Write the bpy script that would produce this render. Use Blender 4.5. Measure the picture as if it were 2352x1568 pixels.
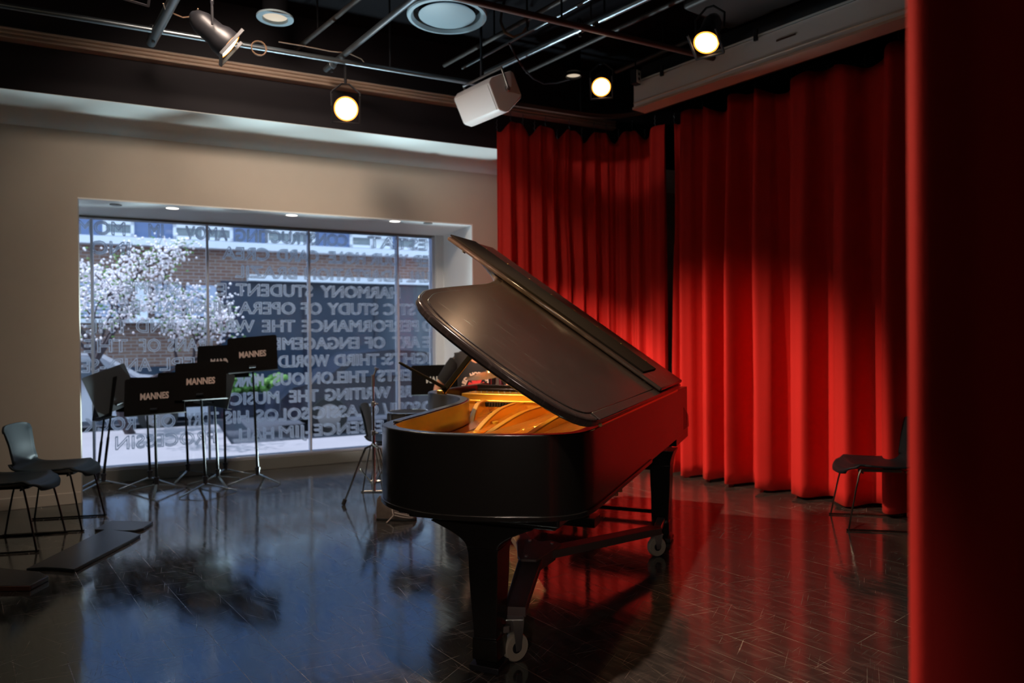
import bpy, bmesh, math, random
from mathutils import Vector, Matrix, Euler
PI = math.pi
for o in list(bpy.data.objects): bpy.data.objects.remove(o)
SC = bpy.context.scene; COL = SC.collection
# ------------------------------------------------------------------ camera, sky, sun, exposure
FPX, CAMH = 1620.0, 1.42
PITCH, ROLL = -math.radians(.42), math.radians(.5)
f_ = Vector((0, math.cos(PITCH), math.sin(PITCH))); r0 = Vector((1, 0, 0)); u0 = r0.cross(f_)
R_ = r0*math.cos(ROLL) - u0*math.sin(ROLL); U_ = u0*math.cos(ROLL) + r0*math.sin(ROLL)
cam_d = bpy.data.cameras.new('camera'); cam = bpy.data.objects.new('camera', cam_d); COL.objects.link(cam)
cam_d.sensor_width = 36; cam_d.lens = 36*FPX/2352
cam.matrix_world = Matrix(((R_.x, U_.x, -f_.x, 0), (R_.y, U_.y, -f_.y, 0), (R_.z, U_.z, -f_.z, CAMH), (0, 0, 0, 1)))
cam_d.dof.use_dof = True; cam_d.dof.focus_distance = 3.3; cam_d.dof.aperture_fstop = 1.9
cam_d.clip_start = .05
SC.camera = cam
SC.view_settings.view_transform = 'Standard'; SC.view_settings.look = 'None'
SC.view_settings.exposure = .2; SC.view_settings.gamma = 1
W = bpy.data.worlds.new('world'); SC.world = W; W.use_nodes = True
bg = W.node_tree.nodes['Background']; bg.inputs[0].default_value = (.66, .83, .98, 1); bg.inputs[1].default_value = 2.0
sd = bpy.data.lights.new('sun', 'SUN'); sd.energy = 6.5; sd.angle = .01; sd.color = (1, .96, .98)
sun = bpy.data.objects.new('sun', sd); COL.objects.link(sun)
WA = math.radians(26.5)
UU = Vector((math.cos(WA), math.sin(WA), 0)); NN = Vector((-math.sin(WA), math.cos(WA), 0)); ZZ = Vector((0, 0, 1))
sun.rotation_euler = (-(UU*.75 - NN*.20 - ZZ*.75)).to_track_quat('Z', 'Y').to_euler()
sun.location = (0, 12, 12)
WALLN, GLASSN = 7.18, 8.11
CD = Vector((-.621, .784, 0))      # direction along the right hand curtain wall
def onz(x, y, z):                  # where a line of sight of the photograph meets a height
    d = f_ + R_*(x-1176)/FPX - U_*(y-784)/FPX
    t = (z-CAMH)/d.z
    return Vector((0, 0, CAMH)) + d*t
def onN(x, y, n):                  # ... and a plane parallel to the window wall
    d = f_ + R_*(x-1176)/FPX - U_*(y-784)/FPX
    return Vector((0, 0, CAMH)) + d*(n/d.dot(NN))
def WP(u, n, z): return UU*u + NN*n + ZZ*z
def area(name, loc, target, size, power, color, sizey=None):
    l = bpy.data.lights.new(name, 'AREA'); l.energy = power; l.color = color; l.size = size
    if sizey: l.shape = 'RECTANGLE'; l.size_y = sizey
    o = bpy.data.objects.new(name, l); COL.objects.link(o); o.location = loc
    o.rotation_euler = (Vector(loc)-Vector(target)).to_track_quat('Z', 'Y').to_euler()
    return o
# unseen area lamp added overhead to wash the window wall
hl = area('wall_fill_light', (-1.7, 4.0, 4.2), (-2.2, 7.3, 1.1), .7, 37, (1, .79, .62)); hl.data.spread = math.radians(92)
def upspot(u, n, z, tgt, e, col, cone):
    l = bpy.data.lights.new('reveal_fill', 'SPOT'); l.energy = e; l.color = col; l.spot_size = math.radians(cone); l.spot_blend = .5; l.shadow_soft_size = .12
    o = bpy.data.objects.new('reveal_fill', l); COL.objects.link(o); o.location = UU*u + NN*n + ZZ*z
    o.rotation_euler = (o.location-Vector(tgt)).to_track_quat('Z', 'Y').to_euler()
# unseen spots added in the reveal, standing in for daylight off the pavement
for u_, v_, e_ in ((1.1, -3.6, 430), (.9, -1.5, 420), (.6, .2, 240), (1.4, 1.4, 240), (2.5, 2.8, 280)): upspot(u_, 7.6, .1, UU*v_ + NN*5.6 + ZZ*3.36, e_, (.74, .95, 1), 54)
upspot(1.5, 7.75, .15, UU*3.1 + NN*7.75 + ZZ*.9, 26, (1, .95, .93), 90)  # added unseen spot that brightens the right jamb

# ------------------------------------------------------------------ materials
def nt(m): return m.node_tree.nodes, m.node_tree.links
def mat(name, col, rough=.5, metal=0, spec=.5, coat=0, emit=None, es=0, bump=0, bscale=60, var=0, vscale=8, alpha=None, trans=0, sheen=0, stretch=None):
    m = bpy.data.materials.new(name); m.use_nodes = True
    N, L = nt(m); b = N['Principled BSDF']
    b.inputs['Base Color'].default_value = (*col, 1); b.inputs['Roughness'].default_value = rough
    b.inputs['Metallic'].default_value = metal; b.inputs['Specular IOR Level'].default_value = spec
    b.inputs['Coat Weight'].default_value = coat; b.inputs['Coat Roughness'].default_value = .08
    if sheen: b.inputs['Sheen Weight'].default_value = sheen
    if trans: b.inputs['Transmission Weight'].default_value = trans
    if emit: b.inputs['Emission Color'].default_value = (*emit, 1); b.inputs['Emission Strength'].default_value = es
    tc = N.new('ShaderNodeTexCoord'); mp = N.new('ShaderNodeMapping'); L.new(tc.outputs['Object'], mp.inputs[0])
    if stretch: mp.inputs['Scale'].default_value = stretch
    if bump:
        n = N.new('ShaderNodeTexNoise'); n.inputs['Scale'].default_value = bscale; L.new(mp.outputs[0], n.inputs['Vector'])
        bp = N.new('ShaderNodeBump'); bp.inputs['Strength'].default_value = bump; bp.inputs['Distance'].default_value = .01
        L.new(n.outputs['Fac'], bp.inputs['Height']); L.new(bp.outputs[0], b.inputs['Normal'])
    if var:
        n = N.new('ShaderNodeTexNoise'); n.inputs['Scale'].default_value = vscale; n.inputs['Detail'].default_value = 5
        L.new(mp.outputs[0], n.inputs['Vector'])
        mx = N.new('ShaderNodeMix'); mx.data_type = 'RGBA'
        mx.inputs['A'].default_value = (*[c*(1-var) for c in col], 1); mx.inputs['B'].default_value = (*[min(1, c*(1+var)) for c in col], 1)
        L.new(n.outputs['Fac'], mx.inputs['Factor']); L.new(mx.outputs['Result'], b.inputs['Base Color'])
    return m
M = {}
M['wall'] = mat('wall_paint', (.50, .455, .395), .75, spec=.2, bump=.05, bscale=150, var=.03)
M['soffit'] = mat('soffit_lit_paint', (.74, .80, .80), .6, spec=.2, var=.02)  # paler than the wall; bounced daylight is put into this colour
M['blackpaint'] = mat('matt_black_paint', (.014, .012, .017), .7, spec=.25, var=.2, vscale=2)
M['ceil'] = mat('ceiling_black', (.006, .006, .008), .85, spec=.1, var=.3, vscale=1.5)
M['silver'] = mat('track_metal', (.62, .50, .42), .38, metal=.35, var=.05)  # warm lamp spill on the rail is mixed into its colour
M['pipe'] = mat('galvanised_pipe', (.18, .21, .24), .32, metal=.85, var=.15, vscale=6)
M['bpipe'] = mat('brown_pipe', (.10, .045, .035), .45, metal=.2, var=.2)
M['clamp'] = mat('clamp_black', (.02, .02, .025), .4, metal=.4)
M['black'] = mat('satin_black', (.012, .012, .013), .35)
M['piano'] = mat('piano_black', (.007, .0065, .006), .22, coat=0, spec=.3, bump=.01, bscale=300)
M['lid'] = None
M['rimin'] = mat('inner_rim_maple', (.038, .013, .0045), .28, coat=.3, var=.3, vscale=3, stretch=(1, 1, 8))
M['gold'] = mat('bronze_plate', (.92, .50, .055), .28, metal=.55, coat=.3, bump=.03, bscale=90)
M['sound'] = mat('soundboard_spruce', (.66, .36, .12), .28, var=.15, vscale=20, stretch=(1, 14, 1))
M['string'] = mat('piano_string', (.75, .62, .45), .3, metal=1)
M['brass'] = mat('brass', (.75, .52, .2), .25, metal=1)
M['felt'] = mat('dark_felt', (.10, .02, .02), .9)
M['ivory'] = mat('white_key', (.8, .78, .72), .25)
M['chrome'] = mat('chrome', (.9, .87, .85), .14, metal=1)
M['steel'] = mat('brushed_steel', (.45, .45, .45), .3, metal=.9)
M['rubber'] = mat('rubber', (.03, .03, .03), .6)
M['wheel'] = mat('caster_tread', (.30, .28, .22), .5, var=.1)
M['truck'] = mat('truck_brown_black', (.06, .04, .036), .5, bump=.02)
M['chair'] = mat('chair_shell', (.009, .015, .019), .5, spec=.25, bump=.03, bscale=400)
M['wire'] = mat('chair_wire', (.035, .035, .035), .25, metal=.8)
M['wirec'] = mat('chair_wire_chrome', (.45, .42, .36), .2, metal=1)
M['stand'] = mat('stand_black', (.005, .004, .0038), .75, spec=.06)
M['standgrey'] = mat('stand_grey', (.035, .038, .042), .6, spec=.2)
M['standtube'] = mat('stand_tube', (.008, .010, .012), .5, spec=.15)
M['standfoot'] = mat('stand_foot', (.15, .19, .21), .22, metal=.5)  # teal window light on the feet is baked into the base colour
M['logo'] = mat('stand_logo', (.50, .38, .34), .6)
M['logow'] = mat('stand_logo_white', (.62, .62, .60), .6)
M['white'] = mat('speaker_white', (.78, .72, .70), .45, bump=.02, bscale=500)
M['ringw'] = mat('ring_paint', (.36, .48, .56), .5)
M['panel'] = mat('floor_panel', (.02, .022, .025), .28, bump=.02, bscale=30)
M['panelwood'] = mat('board_edge_wood', (.25, .09, .05), .6, var=.2)
M['skin'] = mat('skin', (.62, .30, .17), .55, spec=.3, var=.05)
M['shirt'] = mat('black_cotton', (.012, .012, .013), .85, bump=.15, bscale=40)
M['jeans'] = mat('dark_denim', (.03, .04, .07), .9)
M['hair'] = mat('dark_hair', (.02, .012, .008), .6, bump=.3, bscale=120)
M['red'] = mat('print_red', (.62, .03, .03), .7)
M['cream'] = mat('print_cream', (.72, .55, .42), .7)
M['cymbal'] = mat('cymbal_bronze', (.55, .33, .12), .25, metal=.9, bump=.05, bscale=80)
M['shoecanvas'] = mat('shoe_canvas', (.15, .11, .09), .8, var=.6, vscale=22)
M['shoedark'] = mat('shoe_dark', (.02, .02, .02), .7)
M['shoelace'] = mat('shoe_lace', (.62, .52, .46), .7)
M['reveal'] = mat('reveal_paint', (.80, .83, .85), .6, spec=.3)
M['sill'] = mat('sill_grey', (.16, .155, .14), .4, metal=.2)
M['alum'] = mat('aluminium', (.55, .58, .66), .3, metal=.6)
M['mull'] = mat('mullion', (.55, .62, .75), .3, metal=.3)
M['etch'] = mat('etched_letter', (.92, .97, 1), .3, trans=.25)
M['walk'] = mat('sidewalk_concrete', (.30, .275, .30), .9, var=.12, vscale=1.5)
M['road'] = mat('asphalt', (.05, .055, .075), .9, var=.2, vscale=3)
M['bluepanel'] = mat('blue_panel', (.13, .18, .34), .6, var=.1, vscale=2)
M['ledge'] = mat('white_ledge', (.80, .80, .86), .7, var=.05)
M['shutter'] = mat('shutter_grey', (.42, .46, .62), .6, var=.08)
M['dglass'] = mat('dark_shop_glass', (.03, .045, .075), .15, spec=.6, var=.4, vscale=1)
M['wpane'] = mat('window_pane', (.22, .25, .27), .2, var=.3, vscale=2)
M['wpanew'] = mat('window_blind_white', (.75, .76, .78), .6)
M['bark'] = mat('bark', (.05, .035, .04), .9, bump=.3, bscale=30)
M['blossom'] = mat('blossom', (.86, .80, .84), .7, var=.1)
M['leaf'] = mat('leaf_green', (.12, .26, .05), .7, var=.3)
M['cardark'] = mat('car_dark', (.02, .025, .045), .2, coat=.6)
M['carwhite'] = mat('car_silver', (.55, .58, .66), .25, coat=.5)
M['duct'] = mat('duct_grey', (.05, .045, .045), .5, var=.3, vscale=4)
M['cable'] = mat('cable', (.22, .13, .08), .5)
M['screenbox'] = mat('screen_box_grey', (.80, .76, .76), .5, var=.03)
M['screenbot'] = mat('screen_box_slot', (.62, .42, .33), .6, var=.04)

def brick_mat():
    m = bpy.data.materials.new('street_brick'); m.use_nodes = True; N, L = nt(m); b = N['Principled BSDF']
    tc = N.new('ShaderNodeTexCoord'); br = N.new('ShaderNodeTexBrick')
    sp = N.new('ShaderNodeSeparateXYZ'); cb = N.new('ShaderNodeCombineXYZ')
    L.new(tc.outputs['Object'], sp.inputs[0]); L.new(sp.outputs['X'], cb.inputs['X']); L.new(sp.outputs['Z'], cb.inputs['Y']); L.new(cb.outputs[0], br.inputs['Vector'])
    br.inputs['Color1'].default_value = (.20, .10, .075, 1); br.inputs['Color2'].default_value = (.26, .15, .11, 1); br.inputs['Mortar'].default_value = (.34, .30, .30, 1)
    br.inputs['Scale'].default_value = 1; br.inputs['Brick Width'].default_value = .24; br.inputs['Row Height'].default_value = .08; br.inputs['Mortar Size'].default_value = .008
    L.new(br.outputs['Color'], b.inputs['Base Color']); b.inputs['Roughness'].default_value = .9
    return m
M['brick'] = brick_mat()

def floor_mat():
    m = bpy.data.materials.new('black_stage_floor'); m.use_nodes = True; N, L = nt(m); b = N['Principled BSDF']
    tc = N.new('ShaderNodeTexCoord')
    def mapped(rot, scale):
        m0 = N.new('ShaderNodeMapping'); m0.inputs['Rotation'].default_value = (0, 0, rot); L.new(tc.outputs['Object'], m0.inputs[0])
        mp = N.new('ShaderNodeMapping'); mp.inputs['Scale'].default_value = scale
        L.new(m0.outputs[0], mp.inputs[0]); return mp.outputs[0]
    ang = math.atan2(CD.y, CD.x)
    br = N.new('ShaderNodeTexBrick'); L.new(mapped(-ang, (1, 1, 1)), br.inputs['Vector'])
    br.inputs['Scale'].default_value = 1; br.inputs['Brick Width'].default_value = 3.1; br.inputs['Row Height'].default_value = .19
    br.inputs['Mortar Size'].default_value = .0022; br.inputs['Mortar Smooth'].default_value = .2
    br.inputs['Color1'].default_value = (0, 0, 0, 1); br.inputs['Color2'].default_value = (0, 0, 0, 1); br.inputs['Mortar'].default_value = (1, 1, 1, 1)
    def noise(vec, scale, detail=4):
        n = N.new('ShaderNodeTexNoise'); n.inputs['Scale'].default_value = scale; n.inputs['Detail'].default_value = detail; L.new(vec, n.inputs['Vector']); return n.outputs['Fac']
    def ramp(fac, a, c):
        r = N.new('ShaderNodeMapRange'); r.inputs['From Min'].default_value = a; r.inputs['From Max'].default_value = c; L.new(fac, r.inputs['Value']); return r.outputs[0]
    def mth(op, a, c):
        x = N.new('ShaderNodeMath'); x.operation = op
        for i, v in enumerate((a, c)):
            if isinstance(v, (int, float)): x.inputs[i].default_value = v
            else: L.new(v, x.inputs[i])
        return x.outputs[0]
    # scratches: long thin streaks in several directions
    tot = None
    for k, (rot, sc, lo) in enumerate(((.5, (2.2, 170, 1), .665), (1.15, (3, 190, 1), .675), (-.35, (1.6, 150, 1), .665), (2.4, (3.5, 210, 1), .68), (-1.1, (2.6, 160, 1), .675))):
        s = ramp(noise(mapped(rot, sc), 1, 2), lo, lo+.06)
        tot = s if tot is None else mth('MAXIMUM', tot, s)
    patch = ramp(noise(mapped(.3, (1, 1, 1)), .9, 3), .38, .62)
    scr = mth('MULTIPLY', tot, mth('ADD', mth('MULTIPLY', patch, .6), .25))
    scuff = ramp(noise(mapped(.9, (5, 30, 1)), 1.2, 6), .45, .75)
    mort = mth('MULTIPLY', br.outputs['Color'], ramp(noise(mapped(0, (1, 1, 1)), 2.2, 3), .4, .6))
    mask = mth('MINIMUM', mth('ADD', mth('MULTIPLY', scr, .85), mth('ADD', mth('MULTIPLY', mort, .5), mth('MULTIPLY', scuff, .14))), 1)
    mx = N.new('ShaderNodeMix'); mx.data_type = 'RGBA'; L.new(mask, mx.inputs['Factor'])
    mx.inputs['A'].default_value = (.040, .034, .031, 1); mx.inputs['B'].default_value = (.42, .32, .26, 1)
    L.new(mx.outputs['Result'], b.inputs['Base Color'])
    r = ramp(noise(mapped(.9, (3, 14, 1)), 1.1, 5), .2, .8)
    L.new(mth('ADD', mth('MULTIPLY', r, .10), mth('ADD', .055, mth('MULTIPLY', mask, .3))), b.inputs['Roughness'])
    b.inputs['IOR'].default_value = 2.0; b.inputs['Specular IOR Level'].default_value = .6; b.inputs['Specular Tint'].default_value = (.62, .93, 1, 1)  # teal of the window reflection comes from the specular tint
    b.inputs['Coat Weight'].default_value = .1; b.inputs['Coat Roughness'].default_value = .13; b.inputs['Coat Tint'].default_value = (.9, 1, 1, 1)
    bp = N.new('ShaderNodeBump'); bp.inputs['Strength'].default_value = .10; bp.inputs['Distance'].default_value = .01
    L.new(noise(mapped(-ang, (1.2, 9, 1)), 1, 3), bp.inputs['Height']); L.new(bp.outputs[0], b.inputs['Normal'])
    return m
M['floor'] = floor_mat()

def lid_mat():
    m = mat('piano_lid_worn', (.022, .017, .016), .16, coat=0, spec=.4)
    N, L = nt(m); b = N['Principled BSDF']; tc = N.new('ShaderNodeTexCoord')
    last = None
    for rot, sc, lo in ((.12, (150, 4, 4), .70), (-.15, (190, 5, 5), .71), (.4, (170, 7, 7), .72)):
        mp = N.new('ShaderNodeMapping'); mp.inputs['Rotation'].default_value = (0, 0, rot); mp.inputs['Scale'].default_value = sc; L.new(tc.outputs['Object'], mp.inputs[0])
        n = N.new('ShaderNodeTexNoise'); n.inputs['Scale'].default_value = 1.6; n.inputs['Detail'].default_value = 3; L.new(mp.outputs[0], n.inputs['Vector'])
        r = N.new('ShaderNodeMapRange'); r.inputs['From Min'].default_value = lo-.10; r.inputs['From Max'].default_value = lo+.12; L.new(n.outputs['Fac'], r.inputs['Value'])
        if last is None: last = r.outputs[0]
        else:
            x = N.new('ShaderNodeMath'); x.operation = 'MAXIMUM'; L.new(last, x.inputs[0]); L.new(r.outputs[0], x.inputs[1]); last = x.outputs[0]
    mx = N.new('ShaderNodeMix'); mx.data_type = 'RGBA'; L.new(last, mx.inputs['Factor'])
    mx.inputs['A'].default_value = (.034, .026, .024, 1); mx.inputs['B'].default_value = (.10, .075, .07, 1)
    L.new(mx.outputs['Result'], b.inputs['Base Color'])
    r2 = N.new('ShaderNodeMapRange'); r2.inputs['To Min'].default_value = .17; r2.inputs['To Max'].default_value = .32; L.new(last, r2.inputs['Value']); L.new(r2.outputs[0], b.inputs['Roughness'])
    return m
M['lid'] = lid_mat()

def velvet():
    m = mat('red_velour', (.60, .030, .026), .8, spec=.12, bump=.08, bscale=220, sheen=.12)
    b = m.node_tree.nodes['Principled BSDF']; b.inputs['Sheen Tint'].default_value = (1, .25, .15, 1)
    return m
M['velvet'] = velvet()
def glass_mat():
    m = bpy.data.materials.new('clear_glass'); m.use_nodes = True; N, L = nt(m)
    N.remove(N['Principled BSDF']); out = N['Material Output']
    t = N.new('ShaderNodeBsdfTransparent'); t.inputs[0].default_value = (.93, .96, .99, 1)
    g = N.new('ShaderNodeBsdfGlossy'); g.inputs['Roughness'].default_value = .02
    fr = N.new('ShaderNodeFresnel'); fr.inputs['IOR'].default_value = 1.35
    x = N.new('ShaderNodeMixShader'); L.new(fr.outputs[0], x.inputs[0]); L.new(t.outputs[0], x.inputs[1]); L.new(g.outputs[0], x.inputs[2]); L.new(x.outputs[0], out.inputs[0])
    return m
M['glass'] = glass_mat()
def etch_mat():
    m = bpy.data.materials.new('frosted_lettering'); m.use_nodes = True; N, L = nt(m); N.remove(N['Principled BSDF']); out = N['Material Output']
    d = N.new('ShaderNodeBsdfDiffuse'); d.inputs[0].default_value = (.9, .96, 1, 1); t = N.new('ShaderNodeBsdfTranslucent'); t.inputs[0].default_value = (.92, .98, 1, 1)
    x = N.new('ShaderNodeMixShader'); x.inputs[0].default_value = .75; L.new(d.outputs[0], x.inputs[1]); L.new(t.outputs[0], x.inputs[2]); L.new(x.outputs[0], out.inputs[0]); return m
M['etch'] = etch_mat()
def emit_mat(name, col, s):
    m = bpy.data.materials.new(name); m.use_nodes = True; N, L = nt(m); b = N['Principled BSDF']
    b.inputs['Base Color'].default_value = (.1, .1, .1, 1); b.inputs['Emission Color'].default_value = (*col, 1); b.inputs['Emission Strength'].default_value = s
    return m
M['lamp'] = emit_mat('lamp_lens_glow', (1, .86, .62), 9)
M['lamprim'] = emit_mat('lamp_lens_rim', (1, .32, .03), 2.2)
M['down'] = emit_mat('downlight_glow', (1, .93, .84), 2.5)
M['downdim'] = emit_mat('downlight_dim', (1, .82, .6), .55)

# ------------------------------------------------------------------ mesh helpers
class MB:
    def __init__(s): s.v = []; s.f = []
    def add(s, vs, fs, Mx=None):
        o = len(s.v)
        for p in vs: s.v.append(tuple(Mx @ Vector(p)) if Mx else tuple(p))
        for q in fs: s.f.append(tuple(i+o for i in q))
        return s
    def box(s, c, d, R=None):
        x, y, z = d[0]/2, d[1]/2, d[2]/2
        vs = [Vector((sx*x, sy*y, sz*z)) for sz in (-1, 1) for sy in (-1, 1) for sx in (-1, 1)]
        if R is not None: vs = [R @ p for p in vs]
        c = Vector(c); vs = [p+c for p in vs]
        return s.add(vs, [(0, 2, 3, 1), (4, 5, 7, 6), (0, 1, 5, 4), (2, 6, 7, 3), (0, 4, 6, 2), (1, 3, 7, 5)])
    def hexa(s, p):     # 8 corners, 4 bottom then 4 top, both counter clockwise
        return s.add(p, [(3, 2, 1, 0), (4, 5, 6, 7), (0, 1, 5, 4), (1, 2, 6, 5), (2, 3, 7, 6), (3, 0, 4, 7)])
    def cyl(s, a, b, r, r2=None, n=14, cap=True):
        a = Vector(a); b = Vector(b); r2 = r if r2 is None else r2
        d = (b-a).normalized(); x = d.orthogonal().normalized(); y = d.cross(x)
        vs = []
        for P, rr in ((a, r), (b, r2)):
            for i in range(n):
                t = 2*PI*i/n; vs.append(P + x*rr*math.cos(t) + y*rr*math.sin(t))
        fs = [(i, (i+1) % n, n+(i+1) % n, n+i) for i in range(n)]
        if cap: fs += [tuple(range(n))[::-1], tuple(range(n, 2*n))]
        return s.add(vs, fs)
    def tube(s, pts, r, n=8, closed=False):
        pts = [Vector(p) for p in pts]; m = len(pts); rs = r if isinstance(r, (list, tuple)) else [r]*m
        vs = []; prev = None
        for i, p in enumerate(pts):
            if closed: d = pts[(i+1) % m]-pts[i-1]
            else: d = pts[min(i+1, m-1)]-pts[max(i-1, 0)]
            if d.length < 1e-9: d = Vector((0, 0, 1))
            d.normalize()
            x = d.orthogonal().normalized() if prev is None else (prev - d*prev.dot(d)).normalized()
            prev = x; y = d.cross(x)
            for k in range(n):
                t = 2*PI*k/n; vs.append(p + (x*math.cos(t)+y*math.sin(t))*rs[i])
        fs = []
        for i in range(m if closed else m-1):
            j = (i+1) % m
            for k in range(n): fs.append((i*n+k, i*n+(k+1) % n, j*n+(k+1) % n, j*n+k))
        if not closed: fs += [tuple(range(n))[::-1], tuple(range((m-1)*n, m*n))]
        return s.add(vs, fs)
    def prism(s, poly, z0, z1, F=None):     # poly of (x,y); F maps (x,y,z)->Vector
        n = len(poly); vs = [(x, y, z0) for x, y in poly] + [(x, y, z1) for x, y in poly]
        if F: vs = [F(*p) for p in vs]
        return s.add(vs, [tuple(range(n))[::-1], tuple(range(n, 2*n))] + [(i, (i+1) % n, n+(i+1) % n, n+i) for i in range(n)])
    def lathe(s, prof, c=(0, 0, 0), ax=(0, 0, 1), n=24):   # prof of (r,h)
        ax = Vector(ax).normalized(); x = ax.orthogonal().normalized(); y = ax.cross(x); c = Vector(c)
        vs = []; m = len(prof)
        for r, h in prof:
            for k in range(n):
                t = 2*PI*k/n; vs.append(c + ax*h + (x*math.cos(t)+y*math.sin(t))*max(r, 1e-5))
        fs = [(i*n+k, i*n+(k+1) % n, (i+1)*n+(k+1) % n, (i+1)*n+k) for i in range(m-1) for k in range(n)]
        return s.add(vs, fs)
    def ring(s, c, ax, R, r, n=24, k=8):
        ax = Vector(ax).normalized(); x = ax.orthogonal().normalized(); y = ax.cross(x); c = Vector(c)
        return s.tube([c + (x*math.cos(2*PI*i/n)+y*math.sin(2*PI*i/n))*R for i in range(n)], r, k, True)
    def sphere(s, c, r, n=10, m=7, sc=(1, 1, 1)):
        c = Vector(c); vs = [c+Vector((0, 0, -r*sc[2]))]
        for j in range(1, m):
            p = -PI/2+PI*j/m
            for i in range(n):
                t = 2*PI*i/n; vs.append(c+Vector((r*sc[0]*math.cos(p)*math.cos(t), r*sc[1]*math.cos(p)*math.sin(t), r*sc[2]*math.sin(p))))
        vs.append(c+Vector((0, 0, r*sc[2]))); fs = []
        for i in range(n):
            fs.append((0, 1+(i+1) % n, 1+i)); fs.append((len(vs)-1, 1+(m-2)*n+i, 1+(m-2)*n+(i+1) % n))
            for j in range(m-2): fs.append((1+j*n+i, 1+j*n+(i+1) % n, 1+(j+1)*n+(i+1) % n, 1+(j+1)*n+i))
        return s.add(vs, fs)
    def grid(s, rows, closed=False):          # rows: list of equal-length point lists
        h = len(rows); w = len(rows[0]); vs = [p for r in rows for p in r]; fs = []
        for j in range(h-1):
            for i in range(w if closed else w-1):
                k = (i+1) % w; fs.append((j*w+i, j*w+k, (j+1)*w+k, (j+1)*w+i))
        return s.add(vs, fs)
    def loft(s, rows):
        s.grid(rows, True); o = len(s.v)-len(rows)*len(rows[0]); n = len(rows[0])
        s.f.append(tuple(range(o, o+n))[::-1]); s.f.append(tuple(range(o+(len(rows)-1)*n, o+len(rows)*n)))
        return s
    def build(s, name, m, parent=None, bevel=0, seg=2, smooth=True, ang=35):
        me = bpy.data.meshes.new(name); me.from_pydata(s.v, [], s.f); me.update()
        bm = bmesh.new(); bm.from_mesh(me); bmesh.ops.recalc_face_normals(bm, faces=bm.faces)
        if smooth:
            lim = math.radians(ang)
            for f in bm.faces: f.smooth = True
            for e in bm.edges:
                if len(e.link_faces) == 2: e.smooth = e.calc_face_angle(0) < lim
        bm.to_mesh(me); bm.free()
        me.materials.append(m)
        o = bpy.data.objects.new(name, me); COL.objects.link(o)
        if parent: o.parent = parent
        if bevel:
            b = o.modifiers.new('bevel', 'BEVEL'); b.width = bevel; b.segments = seg; b.limit_method = 'ANGLE'; b.angle_limit = math.radians(40)
        return o
def tag(o, label=None, cat=None, group=None, kind=None):
    if label: o['label'] = label
    if cat: o['category'] = cat
    if group: o['group'] = group
    if kind: o['kind'] = kind
    return o
def thing(name, label, cat, loc=(0, 0, 0), rz=0, group=None):
    o = bpy.data.objects.new(name, None); COL.objects.link(o); o.location = loc; o.rotation_euler = (0, 0, rz); o.empty_display_size = .1
    return tag(o, label, cat, group)
def kids(o): return [c for c in bpy.data.objects if c.parent == o]
def copy_tree(o, parent=None):
    c = o.copy(); COL.objects.link(c)
    if parent: c.parent = parent
    for ch in kids(o): copy_tree(ch, c)
    return c
def struct(o): o['kind'] = 'structure'; return o
def text_mesh(name, body, size, Mx, m, parent=None, ext=0, offset=0, outline=0, align='CENTER'):
    cu = bpy.data.curves.new('t', 'FONT'); cu.body = body; cu.size = size; cu.align_x = align; cu.align_y = 'CENTER'
    cu.resolution_u = 3
    if outline: cu.fill_mode = 'NONE'; cu.bevel_depth = outline; cu.bevel_resolution = 0
    else: cu.extrude = ext; cu.offset = offset
    to = bpy.data.objects.new('t', cu); COL.objects.link(to)
    dg = bpy.context.evaluated_depsgraph_get(); me = bpy.data.meshes.new_from_object(to.evaluated_get(dg))
    bpy.data.objects.remove(to)
    me.transform(Mx); me.materials.clear(); me.materials.append(m); me.name = name
    o = bpy.data.objects.new(name, me); COL.objects.link(o)
    if parent: o.parent = parent
    return o
def text_fit(body, size_ref=1.0):
    cu = bpy.data.curves.new('t', 'FONT'); cu.body = body; cu.size = 1
    to = bpy.data.objects.new('t', cu); COL.objects.link(to); bpy.context.view_layer.update(); w = to.dimensions.x; bpy.data.objects.remove(to)
    return w
def frame(x, y, z, p):
    return Matrix(((x[0], y[0], z[0], p[0]), (x[1], y[1], z[1], p[1]), (x[2], y[2], z[2], p[2]), (0, 0, 0, 1)))
RW = Matrix.Rotation(WA, 3, 'Z')
def wbox(mb, u0, u1, n0, n1, z0, z1): return mb.box(WP((u0+u1)/2, (n0+n1)/2, (z0+z1)/2), (u1-u0, n1-n0, z1-z0), RW)

# ------------------------------------------------------------------ the room
CEIL = 4.35
UL, UR, NB = -5.2, 8.2, -3.0
mb = MB(); wbox(mb, UL, UR, NB, GLASSN+.12, -.12, 0); struct(mb.build('floor', M['floor'], smooth=False))
mb = MB(); wbox(mb, UL, UR, NB, GLASSN+.3, CEIL, CEIL+.1); struct(mb.build('ceiling', M['ceil'], smooth=False))
OL, OR, OT = -.63, 3.105, 2.662      # window opening
mb = MB(); wbox(mb, UL, OL, WALLN, WALLN+.10, 0, CEIL); wbox(mb, UL, -1.35, WALLN+.10, GLASSN+.12, 0, CEIL); wbox(mb, -1.35, OL, WALLN+.10, GLASSN+.12, OT, CEIL); wbox(mb, OR, UR, WALLN, GLASSN+.12, 0, CEIL); wbox(mb, OL, OR, WALLN, GLASSN+.12, OT, CEIL)
struct(mb.build('wall_window', M['wall'], smooth=False))
mb = MB(); wbox(mb, UL-.12, UL, NB, GLASSN+.12, 0, CEIL); struct(mb.build('wall_left', M['wall'], smooth=False))
mb = MB(); wbox(mb, UL, UR, NB-.12, NB, 0, CEIL); struct(mb.build('wall_back', M['blackpaint'], smooth=False))
mb = MB(); wbox(mb, UR, UR+.12, NB, GLASSN+.12, 0, CEIL); struct(mb.build('wall_right', M['blackpaint'], smooth=False))
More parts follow.
